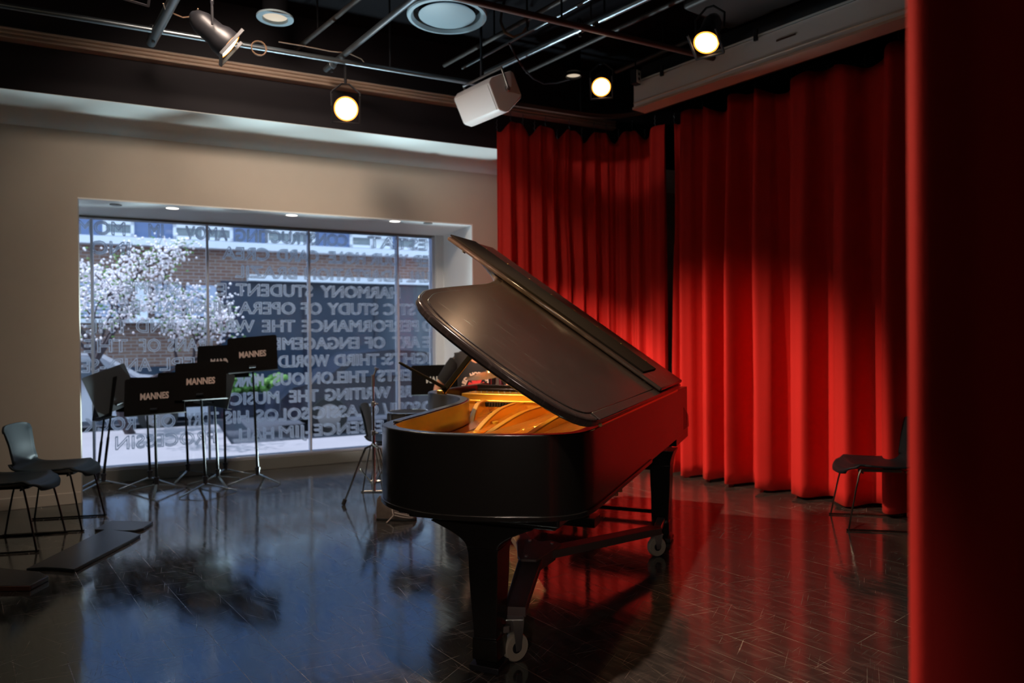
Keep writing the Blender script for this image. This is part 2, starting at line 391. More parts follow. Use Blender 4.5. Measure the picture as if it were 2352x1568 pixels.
# reveal lining of the window opening
mb = MB(); wbox(mb, -1.351, -1.338, WALLN+.10, GLASSN, 0, OT); wbox(mb, OR-.012, OR+.001, WALLN-.002, GLASSN, 0, OT); wbox(mb, OL, OR, WALLN-.002, WALLN+.10, OT-.012, OT+.001); wbox(mb, -1.35, OR, WALLN+.10, GLASSN, OT-.012, OT+.001)
struct(mb.build('trim_1', M['reveal'], smooth=False))
mb = MB(); wbox(mb, UL, OL-.001, WALLN-.018, WALLN, 0, .10); struct(mb.build('baseboard_left', M['wall'], bevel=.004))
mb = MB(); wbox(mb, OR+.001, UR, WALLN-.018, WALLN, 0, .10); struct(mb.build('baseboard_right', M['wall'], bevel=.004))
# bulkhead: black fascia, pale underside, cove into the wall
FN, FZ = 6.63, 3.365
mb = MB(); wbox(mb, UL, UR, FN, WALLN, FZ+.004, CEIL); struct(mb.build('trim_2', M['blackpaint'], smooth=False))
mb = MB()
rows = []
for u in (UL, UR):
    r = [WP(u, FN+.001, FZ), WP(u, WALLN-.17, FZ)]
    for k in range(9):
        t = k/8*PI/2; r.append(WP(u, WALLN-.16+.155*math.sin(t), FZ-.12+.12*math.cos(t)))
    r += [WP(u, WALLN, FZ-.13), WP(u, WALLN+.01, FZ+.01), WP(u, FN+.001, FZ+.01)]
    rows.append(r)
mb.loft(rows); struct(mb.build('trim_3', M['soffit']))
# ribbed metal rail along the fascia
mb = MB(); prof = []
for k in range(3):
    z0 = 3.735+k*.032
    prof += [(FN-.045, z0), (FN-.066, z0+.006), (FN-.07, z0+.015), (FN-.062, z0+.026), (FN-.045, z0+.030)]
prof = [(FN, 3.73)] + prof + [(FN, 3.835)]
mb.loft([[WP(u, n, z) for n, z in prof] for u in (UL, 4.6)])
tag(mb.build('wall_rail', M['silver']), 'long ribbed metal rail running along the black fascia above the window wall', 'rail')

# ------------------------------------------------------------------ the shop window
win = struct(bpy.data.objects.new('window_1', None)); COL.objects.link(win)
mb = MB(); wbox(mb, -1.337, OR-.14, GLASSN-.006, GLASSN+.006, .14, OT-.03); mb.build('window_pane', M['glass'], win, smooth=False)
mb = MB(); wbox(mb, -1.337, OR-.14, GLASSN+.075, GLASSN+.083, .14, OT-.03); mb.build('outer_pane', M['glass'], win, smooth=False)
for u in (-.6, .455, 1.505, 2.535):
    mb = MB(); wbox(mb, u-.011, u+.011, GLASSN-.012, GLASSN+.09, .15, OT-.03); mb.build('mullion', M['mull'], win)
mb = MB(); wbox(mb, OR-.145, OR-.11, GLASSN-.02, GLASSN+.1, .14, OT-.02); mb.build('window_jamb', M['alum'], win)
mb = MB(); wbox(mb, OR-.11, OR-.012, GLASSN-.06, GLASSN+.12, 0, OT-.012); mb.build('window_return', M['reveal'], win)
mb = MB(); wbox(mb, -1.337, OR-.11, GLASSN-.02, GLASSN+.1, OT-.035, OT-.013); mb.build('window_head', M['sill'], win)
mb = MB(); wbox(mb, -1.337, OR-.11, GLASSN-.09, GLASSN+.11, .001, .125); mb.build('window_plinth', M['sill'], win, bevel=.004)
mb = MB(); wbox(mb, -1.337, OR-.11, GLASSN-.05, GLASSN+.11, .126, .15); mb.build('window_sill', M['alum'], win, bevel=.003)
rowsT = [
 (1, [("ESTAT", 985, 850), ("CONSTRUCTING", 800, 545), ("AMOV", 525, 430), ("IM", 378, 345), ("MOM", 290, 182)]),
 (2, [("EP", 990, 955), ("YOUR", 940, 855), ("HOLE", 842, 760), ("CARD", 735, 640), ("CREA", 622, 515), ("INO", 300, 212)]),
 (3, [("UAL", 990, 940), ("ADAPTATION", 925, 702), ("BRAZIL", 685, 545)]),
 (4, [("HARMONY", 922, 742), ("STUDENT", 720, 545), ("E", 522, 502), ("SATIME", 415, 290)]),
 (5, [("STIC", 955, 885), ("STUDY", 870, 757), ("OF", 740, 695), ("OPERA", 680, 552), ("MUSICAL", 533, 352), ("BE", 322, 277)]),
 (6, [("D", 992, 975), ("PERFORMANCE", 963, 697), ("THE", 678, 604), ("WRITER", 585, 427), ("AND", 405, 312), ("THE", 295, 198)]),
 (7, [("E", 992, 975), ("ART", 965, 905), ("OF", 885, 842), ("ENGAGEMENT", 826, 572), ("TRANS", 495, 385), ("OF", 368, 320), ("THE", 292, 192)]),
 (8, [("IGHTS:", 990, 880), ("THIRD", 870, 770), ("WORLD", 755, 640), ("REPL", 480, 368), ("AND", 345, 252), ("-SE", 240, 186)]),
 (9, [("ERTS", 945, 870), ("THELONIOUS", 845, 627), ("MONK", 605, 540)]),
 (10, [("RE", 945, 915), ("WRITING", 895, 747), ("THE", 730, 665), ("MUSIC", 640, 530)]),
 (11, [("D", 992, 972), ("SOUL/", 965, 882), ("CLASSIC", 868, 720), ("SOLOS", 708, 588), ("HIS", 570, 515), ("TORY", 500, 425), ("OF", 400, 348), ("ROCK", 310, 192)]),
 (12, [("ESSENCE", 880, 722), ("-JIM", 712, 640), ("HALL", 628, 537), ("PROCESSIN", 492, 262)]),
]
nU = -UU
def ribbon_text(body, size, Mx, w, depths, m, parent):
    cu = bpy.data.curves.new('t', 'FONT'); cu.body = body; cu.size = size; cu.align_x = 'CENTER'; cu.align_y = 'CENTER'; cu.resolution_u = 3; cu.fill_mode = 'NONE'
    to = bpy.data.objects.new('t', cu); COL.objects.link(to)
    dg = bpy.context.evaluated_depsgraph_get(); me = bpy.data.meshes.new_from_object(to.evaluated_get(dg)); bpy.data.objects.remove(to)
    V = [v.co.copy() for v in me.vertices]; nb = {}
    for e in me.edges:
        a, b = e.vertices; nb.setdefault(a, []).append(b); nb.setdefault(b, []).append(a)
    sx = Mx.to_scale()[0]
    mb = MB()
    for dn, ww in depths:
        for e in me.edges:
            a, b = V[e.vertices[0]], V[e.vertices[1]]; d = b-a
            if d.length < 1e-7: continue
            d = d.normalized(); n = Vector((-d.y/sx, d.x, 0))*ww; d2 = d*ww*.5
            mb.add([Mx @ (p + Vector((0, 0, dn))) for p in (a-d2-n, b+d2-n, b+d2+n, a-d2+n)], [(0, 1, 2, 3)])
    bpy.data.meshes.remove(me)
    return mb.build('window_lettering', m, parent, smooth=False)
for k, words in rowsT:
    z = 1.352 + (7-k)*.1965
    for w, x0, x1 in words:
        ua = onN(x0, 770, GLASSN).dot(UU); ub = onN(x1, 770, GLASSN).dot(UU)
        wid = text_fit(w); S_ = .185
        sx = abs(ua-ub)/max(wid, .01)/S_
        ribbon_text(w, S_, frame(nU*sx, ZZ, NN, WP((ua+ub)/2, GLASSN+.012, z)), 1, ((0, .0044), (.06, .0028)), M['etch'], win)
# downlights and vents in the reveal soffit
def disc_light(p, r, m, label, name='recessed_light', rim=M['reveal'], group=None, trim=.25):
    t = thing(name, label, 'ceiling light', p, 0, group)
    MB().lathe([(r*(1-trim), 0), (r, -.004), (r, 0), (r*(1-trim), .0)], n=28).build('trim_ring', rim, t)
    MB().lathe([(r*(1-trim), -.002), (0, -.002)], n=28).build('lens', m, t)
    return t
for (x, y), lab in (((396, 478), 'small round lit downlight in the window soffit, above the music stands'), ((670, 494), 'small round lit downlight in the window soffit, middle one of three'), ((907, 508), 'small round lit downlight in the window soffit, nearest the red curtain')):
    disc_light(onz(x, y, OT-.014), .062, M['down'], lab, group='downlights in the window soffit', trim=.12)
for (x, y), lab in (((266, 470), 'small dark round vent in the window soffit at its left end'), ((983, 512), 'small dark round vent in the window soffit at its right end')):
    p = onz(x, y, OT-.014); tag(MB().lathe([(.05, 0), (.05, -.006), (.04, -.008), (0, -.004)], p).build('soffit_vent', M['sill']), lab, 'vent', 'vents in the window soffit')

# ------------------------------------------------------------------ the street outside
mb = MB(); wbox(mb, -14, 18, GLASSN+.12, 10.9, -.25, -.1); wbox(mb, -14, .9, 10.9, 13.6, -.25, -.1); struct(mb.build('sidewalk', M['walk'], smooth=False))
mb = MB(); wbox(mb, -14, 18, 10.9, 18.0, -.45, -.22); struct(mb.build('road', M['road'], smooth=False))
bd = thing('apartment_building', 'brick building with a blue upper band and white ledges across the street', 'building', WP(0, 18, -.2), WA)
def LB(u0, u1, n0, n1, z0, z1): return MB().box(((u0+u1)/2, (n0+n1)/2, (z0+z1)/2+.2), (u1-u0, n1-n0, z1-z0))
LB(-12, 16, .3, 5, -.2, 9).build('wall', M['brick'], bd, smooth=False)
LB(-12, 16, .12, .3, 3.72, 9).build('blue_band', M['bluepanel'], bd, smooth=False)
LB(-12, 16, -.05, .3, 3.55, 3.72).build('ledge', M['ledge'], bd, smooth=False)
LB(1.9, 16, -.25, .3, 2.80, 2.94).build('ledge', M['ledge'], bd, smooth=False)
LB(-12, 1.25, -.02, .3, 1.80, 1.89).build('ledge', M['ledge'], bd, smooth=False)
LB(1.3, 16, .08, .3, -.2, 2.8).build('shop_front', M['dglass'], bd, smooth=False)
for u in (3.2, 5.0, 7.1, 9.5): LB(u, u+.08, .03, .08, -.2, 2.8).build('shop_mullion', M['cardark'], bd)
mb = MB()
for k in range(11): mb.box(((-12-.7)/2+.0, .12, 1.97+k*.075+.2), (12-.7, .12, .06))
mb.build('roller_shutter', M['shutter'], bd)
LB(-.5, -.25, .1, .3, 1.89, 2.72).build('window', M['ledge'], bd)
for (a, b_) in ((-.1, .45), (.55, 1.2)): LB(a, b_, .06, .3, 1.95, 2.68).build('shop_sign', M['shutter'], bd, smooth=False)
LB(-12, 1.25, .16, .3, -.2, .8).build('dark_base', M['dglass'], bd, smooth=False)
for (ua, ub, n, br) in ((-4.2, -3.0, 2, 0), (-1.12, -.5, 1, 0), (.29, 1.58, 2, 0), (2.32, 3.5, 2, 0), (4.38, 5.5, 2, 1), (5.6, 6.7, 2, 1), (8, 9.2, 2, 0)):
    mb = MB(); z0, z1 = 3.74, 4.07
    top = 4.8 if False else 4.07
    fr = .07
    mb.box(((ua+ub)/2, .08, z0+fr/2+.2), (ub-ua, .1, fr)); mb.box(((ua+ub)/2, .08, z1-fr/2+.2), (ub-ua, .1, fr))
    for i in range(n+1):
        u = ua+fr/2+(ub-ua-fr)*i/n; mb.box((u, .08, (z0+z1)/2+.2), (fr, .1, z1-z0))
    w = mb.build('window', M['ledge'], bd, smooth=False)
    for i in range(n):
        a = ua+fr/2+(ub-ua-fr)*i/n; b2 = ua+fr/2+(ub-ua-fr)*(i+1)/n
        MB().box(((a+b2)/2, .1, (z0+z1)/2+.2), (b2-a-fr, .03, z1-z0-2*fr)).build('pane', M['wpanew'] if br and i == 1 else M['wpane'], w, smooth=False)
# parked cars
def car(name, label, u, n, m, L_=4.4, H=1.42):
    t = thing(name, label, 'car', WP(u, n, -.22), WA)
    prof = [(-L_/2, .28), (-L_/2+.03, .62), (-L_/2+.25, .82), (-L_/2+.75, .92), (-L_/2+1.35, H-.06), (-.2, H), (L_/2-1.75, H-.05), (L_/2-1.15, .98), (L_/2-.2, .84), (L_/2-.02, .6), (L_/2, .28)]
    rows = []
    for y, k in ((-.86, .97), (-.9, .985), (.9, .985), (.86, .97)):
        rows.append([Vector((x*k, y*(1 if z < .95 else .82), z)) for x, z in prof])
    MB().loft(rows).build('body', m, t, bevel=.04, seg=3)
    for sgn in (-1, 1):
        MB().add([Vector((x, sgn*(.905 if z < 1 else .80), z)) for x, z in ((-L_/2+.95, .96), (-L_/2+1.45, H-.14), (L_/2-1.85, H-.14), (L_/2-1.3, .98))], [(0, 1, 2, 3)]).build('side_window', M['dglass'], t)
        for x in (-L_/2+.85, L_/2-.85):
            w = MB().cyl((x, sgn*.72, .32), (x, sgn*.92, .32), .32, n=24).build('wheel', M['rubber'], t, bevel=.02)
            MB().cyl((x, sgn*.90, .32), (x, sgn*.935, .32), .2, n=20).build('hubcap', M['steel'], w)
    return t
car('car', 'dark parked car across the sidewalk seen through the right of the window', 3.9, 13.0, M['cardark'])
car('car', 'pale silver parked car seen through the left of the window', -1.4, 14.6, M['carwhite'])
# flowering tree
def tree():
    rnd = random.Random(4)
    base = WP(-.35, 13.0, -.50)
    t = thing('cherry_tree', 'flowering cherry tree with white blossom on the street behind the lettered window', 'tree', base)
    mb = MB(); tips = []
    def br(p, d, L_, r, lev):
        pts = [p]; rs = [r]; q = p.copy(); dd = d.copy()
        for k in range(5):
            dd = (dd + Vector((rnd.uniform(-.25, .25), rnd.uniform(-.25, .25), rnd.uniform(-.12, .16)))).normalized(); q = q + dd*L_/5; pts.append(q.copy()); rs.append(r*(1-.13*(k+1)))
            if lev >= 2: tips.append(q.copy())
        mb.tube(pts, rs, 6)
        if lev < 4:
            for k in range(3 if lev else 5):
                a = rnd.uniform(0, 2*PI) if lev else 2*PI*k/5
                d2 = (dd*(.8 if lev else .35) + Vector((math.cos(a), math.sin(a)*.7, .25 if lev < 2 else .0))*.85).normalized()
                br(pts[rnd.choice((3, 4, 5))], d2, L_*rnd.uniform(.58, .75), r*.55, lev+1)
    br(Vector((0, 0, 0)), Vector((0, 0, 1)), 1.75, .09, 0)
    mb.build('trunk', M['bark'], t)
    bl = MB(); lf = MB()
    for q in tips:
        if q.z < 1.9: continue
        for _ in range(5):
            c = q + Vector((rnd.gauss(0, .09), rnd.gauss(0, .1), rnd.gauss(.0, .07))); bl.sphere(c, rnd.uniform(.010, .026), 6, 4)
        if rnd.random() < .8:
            c = q + Vector((rnd.gauss(0, .1), rnd.gauss(0, .1), rnd.gauss(0, .08))); lf.sphere(c, .03, 5, 3, (1, .5, .4))
    o = bl.build('blossoms', M['blossom'], t); o['kind'] = 'stuff'
    o = lf.build('leaves', M['leaf'], t); o['kind'] = 'stuff'
    return t
tree()
# low planter hedge at the kerb
t = thing('planter', 'low planter with green hedge at the kerb seen through the window', 'planter', WP(1.2, 15.9, -.22), WA)
MB().box((0, 0, .25), (2.6, .5, .5)).build('planter_box', M['cardark'], t, bevel=.02)
mb = MB(); rnd = random.Random(2)
for k in range(260): mb.sphere((rnd.uniform(-1.3, 1.3), rnd.uniform(-.25, .25), .5+rnd.uniform(0, .35)), rnd.uniform(.04, .09), 6, 4)
o = mb.build('hedge_leaves', M['leaf'], t); o['kind'] = 'stuff'

# ------------------------------------------------------------------ curtains
def path_eval(pts, n):
    """resample a polyline evenly; returns points and unit normals (to the left of travel)"""
    d = [0]
    for a, b in zip(pts, pts[1:]): d.append(d[-1]+(b-a).length)
    out = []
    for i in range(n):
        s = d[-1]*i/(n-1); k = 0
        while k < len(d)-2 and d[k+1] < s: k += 1
        out.append(pts[k].lerp(pts[k+1], (s-d[k])/max(1e-9, d[k+1]-d[k])))
    tang = [(out[min(i+1, n-1)]-out[max(i-1, 0)]).normalized() for i in range(n)]
    return out, [Vector((-t_.y, t_.x, 0)) for t_ in tang], d[-1]
def round_poly(pts, r, seg=8):
    out = [pts[0]]
    for i in range(1, len(pts)-1):
        a, b, c = pts[i-1], pts[i], pts[i+1]
        p = b+(a-b).normalized()*r; q = b+(c-b).normalized()*r
        for k in range(seg+1):
            t_ = k/seg; out.append((p.lerp(b, t_)).lerp(b.lerp(q, t_), t_))
    out.append(pts[-1]); return out
def smooth_rand(seed, step):
    rnd = random.Random(seed); vals = [rnd.uniform(-1, 1) for _ in range(400)]
    def f(x):
        x = x/step+100; i = int(math.floor(x)); t_ = x-i; t_ = t_*t_*(3-2*t_); return vals[i % 400]*(1-t_)+vals[(i+1) % 400]*t_
    return f
def curtain(name, label, path, z0, z1, wl, amp, seed, spread=None, hook=True, sag=.05, nx=None, drape=0, gaps=None, peaked=1.0):
    n = nx or 420
    P, Nn, L_ = path_eval(path, n)
    t = thing(name, label, 'curtain', (P[n//2].x, P[n//2].y, 0))
    org = Vector((P[n//2].x, P[n//2].y, 0))
    r1, r2, r3 = smooth_rand(seed, .5), smooth_rand(seed+1, .12), smooth_rand(seed+2, .35)
    # phase of the folds, uneven spacing
    ph = []; a = 0
    for i in range(n):
        s = L_*i/(n-1); a += (2*PI/(wl*(1+.35*r1(s))))*L_/(n-1); ph.append(a)
    rows = []; H = 34
    for j in range(H+1):
        v = j/H; row = []
        for i in range(n):
            s = L_*i/(n-1); z = z1+(z0-z1)*v
            w = math.sin(ph[i] + .5*r3(s+v*.35)) ; w = math.copysign(abs(w)**peaked, w)
            w2 = math.sin(ph[i]*2.3+1.3+v*1.1*r1(s*2)) * (.28 if wl < .3 else .14)
            fine = r2(s + v*.1)*(.25 if wl < .3 else .10)*(1-v*.5)
            A = amp*(.55+.45*min(1, v*2.2))*(1+.35*r1(s*1.7+9))
            d = A*(w+w2+fine)
            pin = max(0, 1-v*9)
            zz = z
            if j == 0 or pin > 0: zz = z - sag*pin*(.5+.5*math.sin(ph[i]*.5+1))**2
            if drape and v < .5:  # gathered diagonal sag in some places
                zz -= 0
                d += drape*math.exp(-((v-.22)/.12)**2)*max(0, r1(s*1.3+4))
            if j == H: zz += .012*r1(s*3)
            row.append(P[i] + Nn[i]*d + ZZ*zz - org)
        rows.append(row)
    c = MB().grid(rows).build('drape', M['velvet'], t, ang=80)
    so = c.modifiers.new('cloth', 'SOLIDIFY'); so.thickness = .004
    # hem band stitched near the floor
    rowsh = [[p + (Nn[i]*.0035*s_) for i, p in enumerate(r_)] for r_ in rows[-3:] for s_ in (1,)]
    MB().grid(rowsh).build('hem', M['velvet'], t, ang=80)
    if hook:
        mb = MB(); k = 0; mx = []
        i = 0
        while i < n:
            p = rows[0][i]
            pts = [p+Vector((.006*math.sin(q*2.2), 0, q*.016)) for q in range(8)]
            mx.append(pts); i += max(3, int(n*wl*.9/L_))
        for pts in mx[:60]:
            MB().tube(pts, .0035, 5).build('hook', M['pipe'], t)
    return t
TZ = 3.70
corner = Vector((1.21, 7.77, 0))
back_path = round_poly([Vector((-.125, 7.11, 0)), corner, Vector((1.585, 7.29, 0))], .62)
right_path = [Vector((1.655, 7.20, 0)), Vector((1.86, 6.95, 0)), Vector((2.62, 5.98, 0)), Vector((3.04, 5.42, 0)), Vector((3.7, 4.6, 0)), Vector((4.1, 4.0, 0))]
curtain('stage_curtain', 'gathered red velvet curtain hanging in the rear corner behind the piano lid', back_path, .03, 3.60, .155, .045, 3, sag=.12, nx=460, drape=.05)
curtain('stage_curtain', 'long red velvet curtain with wide folds behind the lone chair on the right', right_path, .03, 3.655, .36, .15, 8, sag=.09, nx=520, peaked=.6)
fore = [Vector((.733, 1.22, 0)), Vector((.683, 1.18, 0)), Vector((.648, 1.13, 0)), Vector((.638, 1.10, 0)), Vector((.648, 1.085, 0)), Vector((.74, 1.05, 0)), Vector((.86, .99, 0)), Vector((1.1, .84, 0)), Vector((1.5, .60, 0))]
curtain('stage_curtain', 'dark red curtain edge close to the camera filling the right side of the view', fore, .02, 3.6, .16, .010, 21, sag=.02, nx=220, hook=False)
# curved curtain track
tp = round_poly([Vector((-.2, 7.07, 0)), corner, Vector((1.86, 6.95, 0)), Vector((2.62, 5.98, 0)), Vector((4.1, 4.05, 0))], .5)
pp, nn_, _ = path_eval(tp, 70)
mb = MB(); rows = []
for i, p in enumerate(pp):
    rows.append([p+nn_[i]*a+ZZ*b for a, b in ((-.02, 3.76), (.02, 3.76), (.02, 3.80), (-.02, 3.80))])
mb.loft(rows); tk = mb.build('curtain_track', M['bpipe'])
tag(tk, 'curved metal curtain track following the corner above the red curtains', 'curtain track')
for i in range(3, 68, 9):
    MB().cyl(pp[i]+ZZ*3.80, pp[i]+ZZ*CEIL, .008, n=8).build('hanger_rod', M['clamp'], tk)

# ------------------------------------------------------------------ projection screen housing along the curtain
A0 = onz(1456, 248, 3.56); A1 = A0 - CD*3.6           # front lower edge, runs towards the camera
AN = Vector((CD.y, -CD.x, 0))                          # towards the curtain
t = thing('screen_housing', 'long grey projection screen housing hung in front of the right curtain', 'screen housing', A0, math.atan2(-CD.y, -CD.x))
# local x along the housing towards the camera, local y away from AN
def SHp(x, a, z): return Vector((x, a, z-3.56))
sgn = 1 if Matrix.Rotation(math.atan2(-CD.y, -CD.x), 3, 'Z') @ Vector((0, 1, 0)) @ AN > 0 else -1
def hous(prof, x0, x1, name, m):
    return MB().loft([[SHp(x, sgn*a, z) for a, z in prof] for x in (x0, x1)]).build(name, m, t, smooth=False)
hous([(0, 3.565), (0, 3.78), (.02, 3.80), (.17, 3.80), (.17, 3.565)], 0, 3.6, 'housing', M['screenbox'])
hous([(-.012, 3.785), (-.012, 3.80), (.03, 3.812), (.03, 3.80)], -.002, 3.6, 'top_lip', M['soffit'])
hous([(-.006, 3.60), (-.006, 3.608), (.0, 3.61), (.0, 3.595)], 0, 3.6, 'seam_strip', M['silver'])
hous([(-.008, 3.545), (-.008, 3.565), (.175, 3.565), (.175, 3.545)], -.012, 3.6, 'bottom_slot', M['screenbot'])
hous([(.03, 3.81), (.10, 3.97), (.16, 3.97), (.16, 3.80)], .02, 3.6, 'upper_case', M['pipe'])
for x in (.35, 1.3): MB().box(SHp(x, -.018*sgn, 3.80), (.03, .02, .09)).build('mounting_bracket', M['clamp'], t)
MB().box(SHp(1.55, -.003*sgn, 3.70), (.16, .004, .014)).build('maker_plate', M['bpipe'], t)
# outlet box hanging from the ceiling
p = onz(1466, 176, 3.80); t = thing('outlet_box', 'small ceiling box with a white double socket plate above the screen housing end', 'electrical outlet', p, math.atan2(UU.y, UU.x)+.35)
MB().box((0, .03, 0), (.085, .06, .13)).build('box', M['clamp'], t, bevel=.004)
pl_ = MB().box((0, -.004, 0), (.062, .008, .115)).build('cover_plate', M['soffit'], t, bevel=.002)
for z in (-.022, .022): MB().box((0, -.009, z), (.022, .003, .022)).build('socket', M['clamp'], pl_)
MB().cyl((0, .03, .065), (0, .03, CEIL-3.80), .008, n=8).build('conduit', M['clamp'], t)

# ------------------------------------------------------------------ pipe grid
GZ = 3.75
def pipe(a, b, r, m, label, drops=(), name='grid_pipe', group=None):
    t = thing(name, label, 'pipe', a, 0, group); a = Vector(a); b = Vector(b)
    MB().cyl((0, 0, 0), b-a, r, n=14).build('tube', m, t)
    for k in drops:
        q = (b-a)*k; MB().cyl(q, Vector((q.x, q.y, CEIL-a.z)), .008, n=8).build('hanger_rod', M['clamp'], t)
    return t
def clampo(p, d, label, gr='pipe clamps on the lighting grid'):
    t = thing('pipe_clamp', label, 'pipe clamp', p, 0, gr)
    d = Vector(d).normalized()
    MB().cyl(-d*.03, d*.03, .034, n=12).build('clamp_body', M['pipe'], t, bevel=.004)
    MB().cyl((0, 0, -.06), (0, 0, .07), .012, n=8).build('bolt', M['clamp'], t)
    MB().ring((0, 0, .045), d, .03, .006, 12, 5).build('saddle', M['clamp'], t)
A = WP(-4.9, 5.97, GZ); B = WP(3.0, 5.97, GZ)
pipe(A, B, .022, M['pipe'], 'long thin silver grid pipe running parallel to the window wall', (.2, .5, .85))
a = onz(760, 150, GZ+.055); b = onz(945, 0, GZ+.055); pipe(a-(b-a).normalized()*.12, b+(b-a)*1.6, .024, M['pipe'], 'silver grid pipe running up from above the hanging lamp to the top edge', (.4,))
clampo(onz(762, 150, GZ+.03), b-a, 'black clamp joining the two silver pipes above the hanging lamp')
a = onz(1165, 145, GZ+.055); b = onz(1475, 0, GZ+.055); pipe(a-(b-a).normalized()*.3, b+(b-a)*1.2, .026, M['pipe'], 'thick silver grid pipe passing above the white loudspeaker', (.4,))
clampo(onz(1332, 66, GZ+.03), b-a, 'clamp where the brown pipe crosses the thick silver pipe')
a = onz(1075, 0, GZ); b = onz(1590, 122, GZ); pipe(a-(b-a)*.5, b+(b-a)*.25, .024, M['bpipe'], 'brown painted grid pipe crossing between the round diffuser and the right lamps', (.5,))
a = onz(1083, 145, GZ+.12); b = onz(1350, 0, GZ+.12); pipe(a-(b-a)*.1, b+(b-a)*1, .012, M['pipe'], 'thin silver conduit beside the thick silver pipe near the loudspeaker', (.3,), 'conduit')
a = onz(352, 88, GZ-.01); b = onz(398, 0, GZ-.01); pipe(a-(b-a).normalized()*.1, b+(b-a)*2, .036, M['pipe'], 'short thick silver pipe hanging at the upper left of the grid', (.5,))
clampo(onz(352, 80, GZ), b-a, 'black clamp at the lower end of the thick upper left pipe')
for (x0, y0, x1, y1, dz, lab) in ((660, 130, 820, 0, .3, 'faint dark ceiling channel left of the long silver pipe'), (1020, 150, 1290, 0, .3, 'faint dark ceiling channel between the round diffuser and the loudspeaker'), (1210, 165, 1560, 0, .25, 'faint dark ceiling channel leading to the right lamps'), (1415, 165, 1660, 60, .25, 'faint dark ceiling channel behind the right lamps')):
    a = onz(x0, y0, GZ+dz); b = onz(x1, y1, GZ+dz); pipe(a, b+(b-a)*.6, .02, M['duct'], lab, (.3,), 'ceiling_channel', 'dark channels under the ceiling')
# duct at the upper right
p = onz(1700, 20, 3.95) - AN*.22; t = thing('air_duct', 'large dark metal air duct at the top right of the ceiling', 'duct', p, math.atan2(CD.y, CD.x))
MB().box((-1.0, -.2, .19), (2.6, .62, .36)).build('duct_body', M['duct'], t, bevel=.03, seg=3)
for x in (-.9, -1.3): MB().box((x, .12, -.03), (.05, .05, .12)).build('duct_hanger', M['clamp'], t)
for x in (0.1, -1.9): MB().cyl((x, 0, .37), (x, 0, CEIL-3.95), .01, n=8).build('hanger_rod', M['clamp'], t)
# round diffuser + round downlights on drop panels
def ceil_round(x, y, z, R, label, m, big=False):
    p = onz(x, y, z)
    t = thing('air_diffuser' if big else 'round_downlight', label, 'air diffuser' if big else 'ceiling light', p)
    if big:
        MB().lathe([(R, 0), (R*.98, -.012), (R*.90, -.016), (R*.84, .01), (R*.84, .07), (R*.97, .06), (R, 0)], n=48).build('outer_ring', M['ringw'], t)
        MB().lathe([(0, -.012), (R*.66, -.010), (R*.71, .0), (R*.6, .03), (0, .04)], n=48).build('centre_disc', M['ringw'], t)
        MB().cyl((0, 0, .02), (0, 0, CEIL-z), R*.7, n=40).build('duct_drop', M['ceil'], t)
    else:
        MB().lathe([(R*.66, .02), (R*.70, -.006), (R, -.004), (R, .01), (R*.66, .02)], n=40).build('trim_ring', m, t)
        MB().lathe([(R*.66, .015), (R*.35, .03), (0, .03)], n=40).build('reflector', M['downdim'], t)
        MB().cyl((0, 0, .035), (0, 0, CEIL-z), R*.68, n=32).build('can', M['ceil'], t)
    return t
ceil_round(1027, 37, 4.02, .325, 'large round blue-grey ceiling air diffuser above the loudspeaker', None, True)
ceil_round(632, 42, 4.02, .145, 'round ceiling downlight with blue-grey ring left of the big diffuser', M['ringw'])
ceil_round(1317, 175, 4.02, .11, 'small round ceiling downlight with dark ring beside the rear lamp', M['clamp'])
# loose cables
def cable(label, pts, r=.006, m=None):
    o = MB().tube(pts, r, 6).build('cable', m or M['cable']); org = Vector(pts[0])
    tag(o, label, 'cable')
c0 = onz(1190, 60, 4.0)
cable('brown looped cable hanging behind the thick silver pipe', [onz(x, y, z) for x, y, z in ((1215, 30, 4.3), (1212, 60, 4.05), (1200, 78, 3.98), (1180, 85, 3.95), (1160, 75, 3.98), (1150, 50, 4.1), (1152, 30, 4.3))], .012)
cable('black cable drooping from above the loudspeaker to the rear lamp', [onz(x, y, 3.7) for x, y in ((1170, 100), (1185, 130), (1205, 160), (1225, 180), (1250, 192), (1280, 190), (1310, 182))], .008, M['clamp'])
def coil(x, y, z, R, label):
    p = onz(x, y, z); pts = []
    for k in range(61):
        a = 2*PI*k/15; pts.append(p + UU*(R*math.cos(a)*(1+.04*math.sin(a*.23))) + ZZ*(R*math.sin(a)) + NN*.004*(k/15))
    cable(label, pts, .004)
coil(595, 110, 3.68, .055, 'small coiled brown cable hanging right of the upper left lamp')
cable('thin loose wire strung above the rear silver pipe', [onz(x, y, 3.83) for x, y in ((640, 96), (700, 106), (760, 118), (800, 122), (830, 135), (845, 155))], .004)
cable('thin wire drooping from the upper left pipe to the lamp', [onz(x, y, 3.72) for x, y in ((375, 8), (380, 22), (400, 32), (420, 40), (440, 38), (455, 20))], .004)

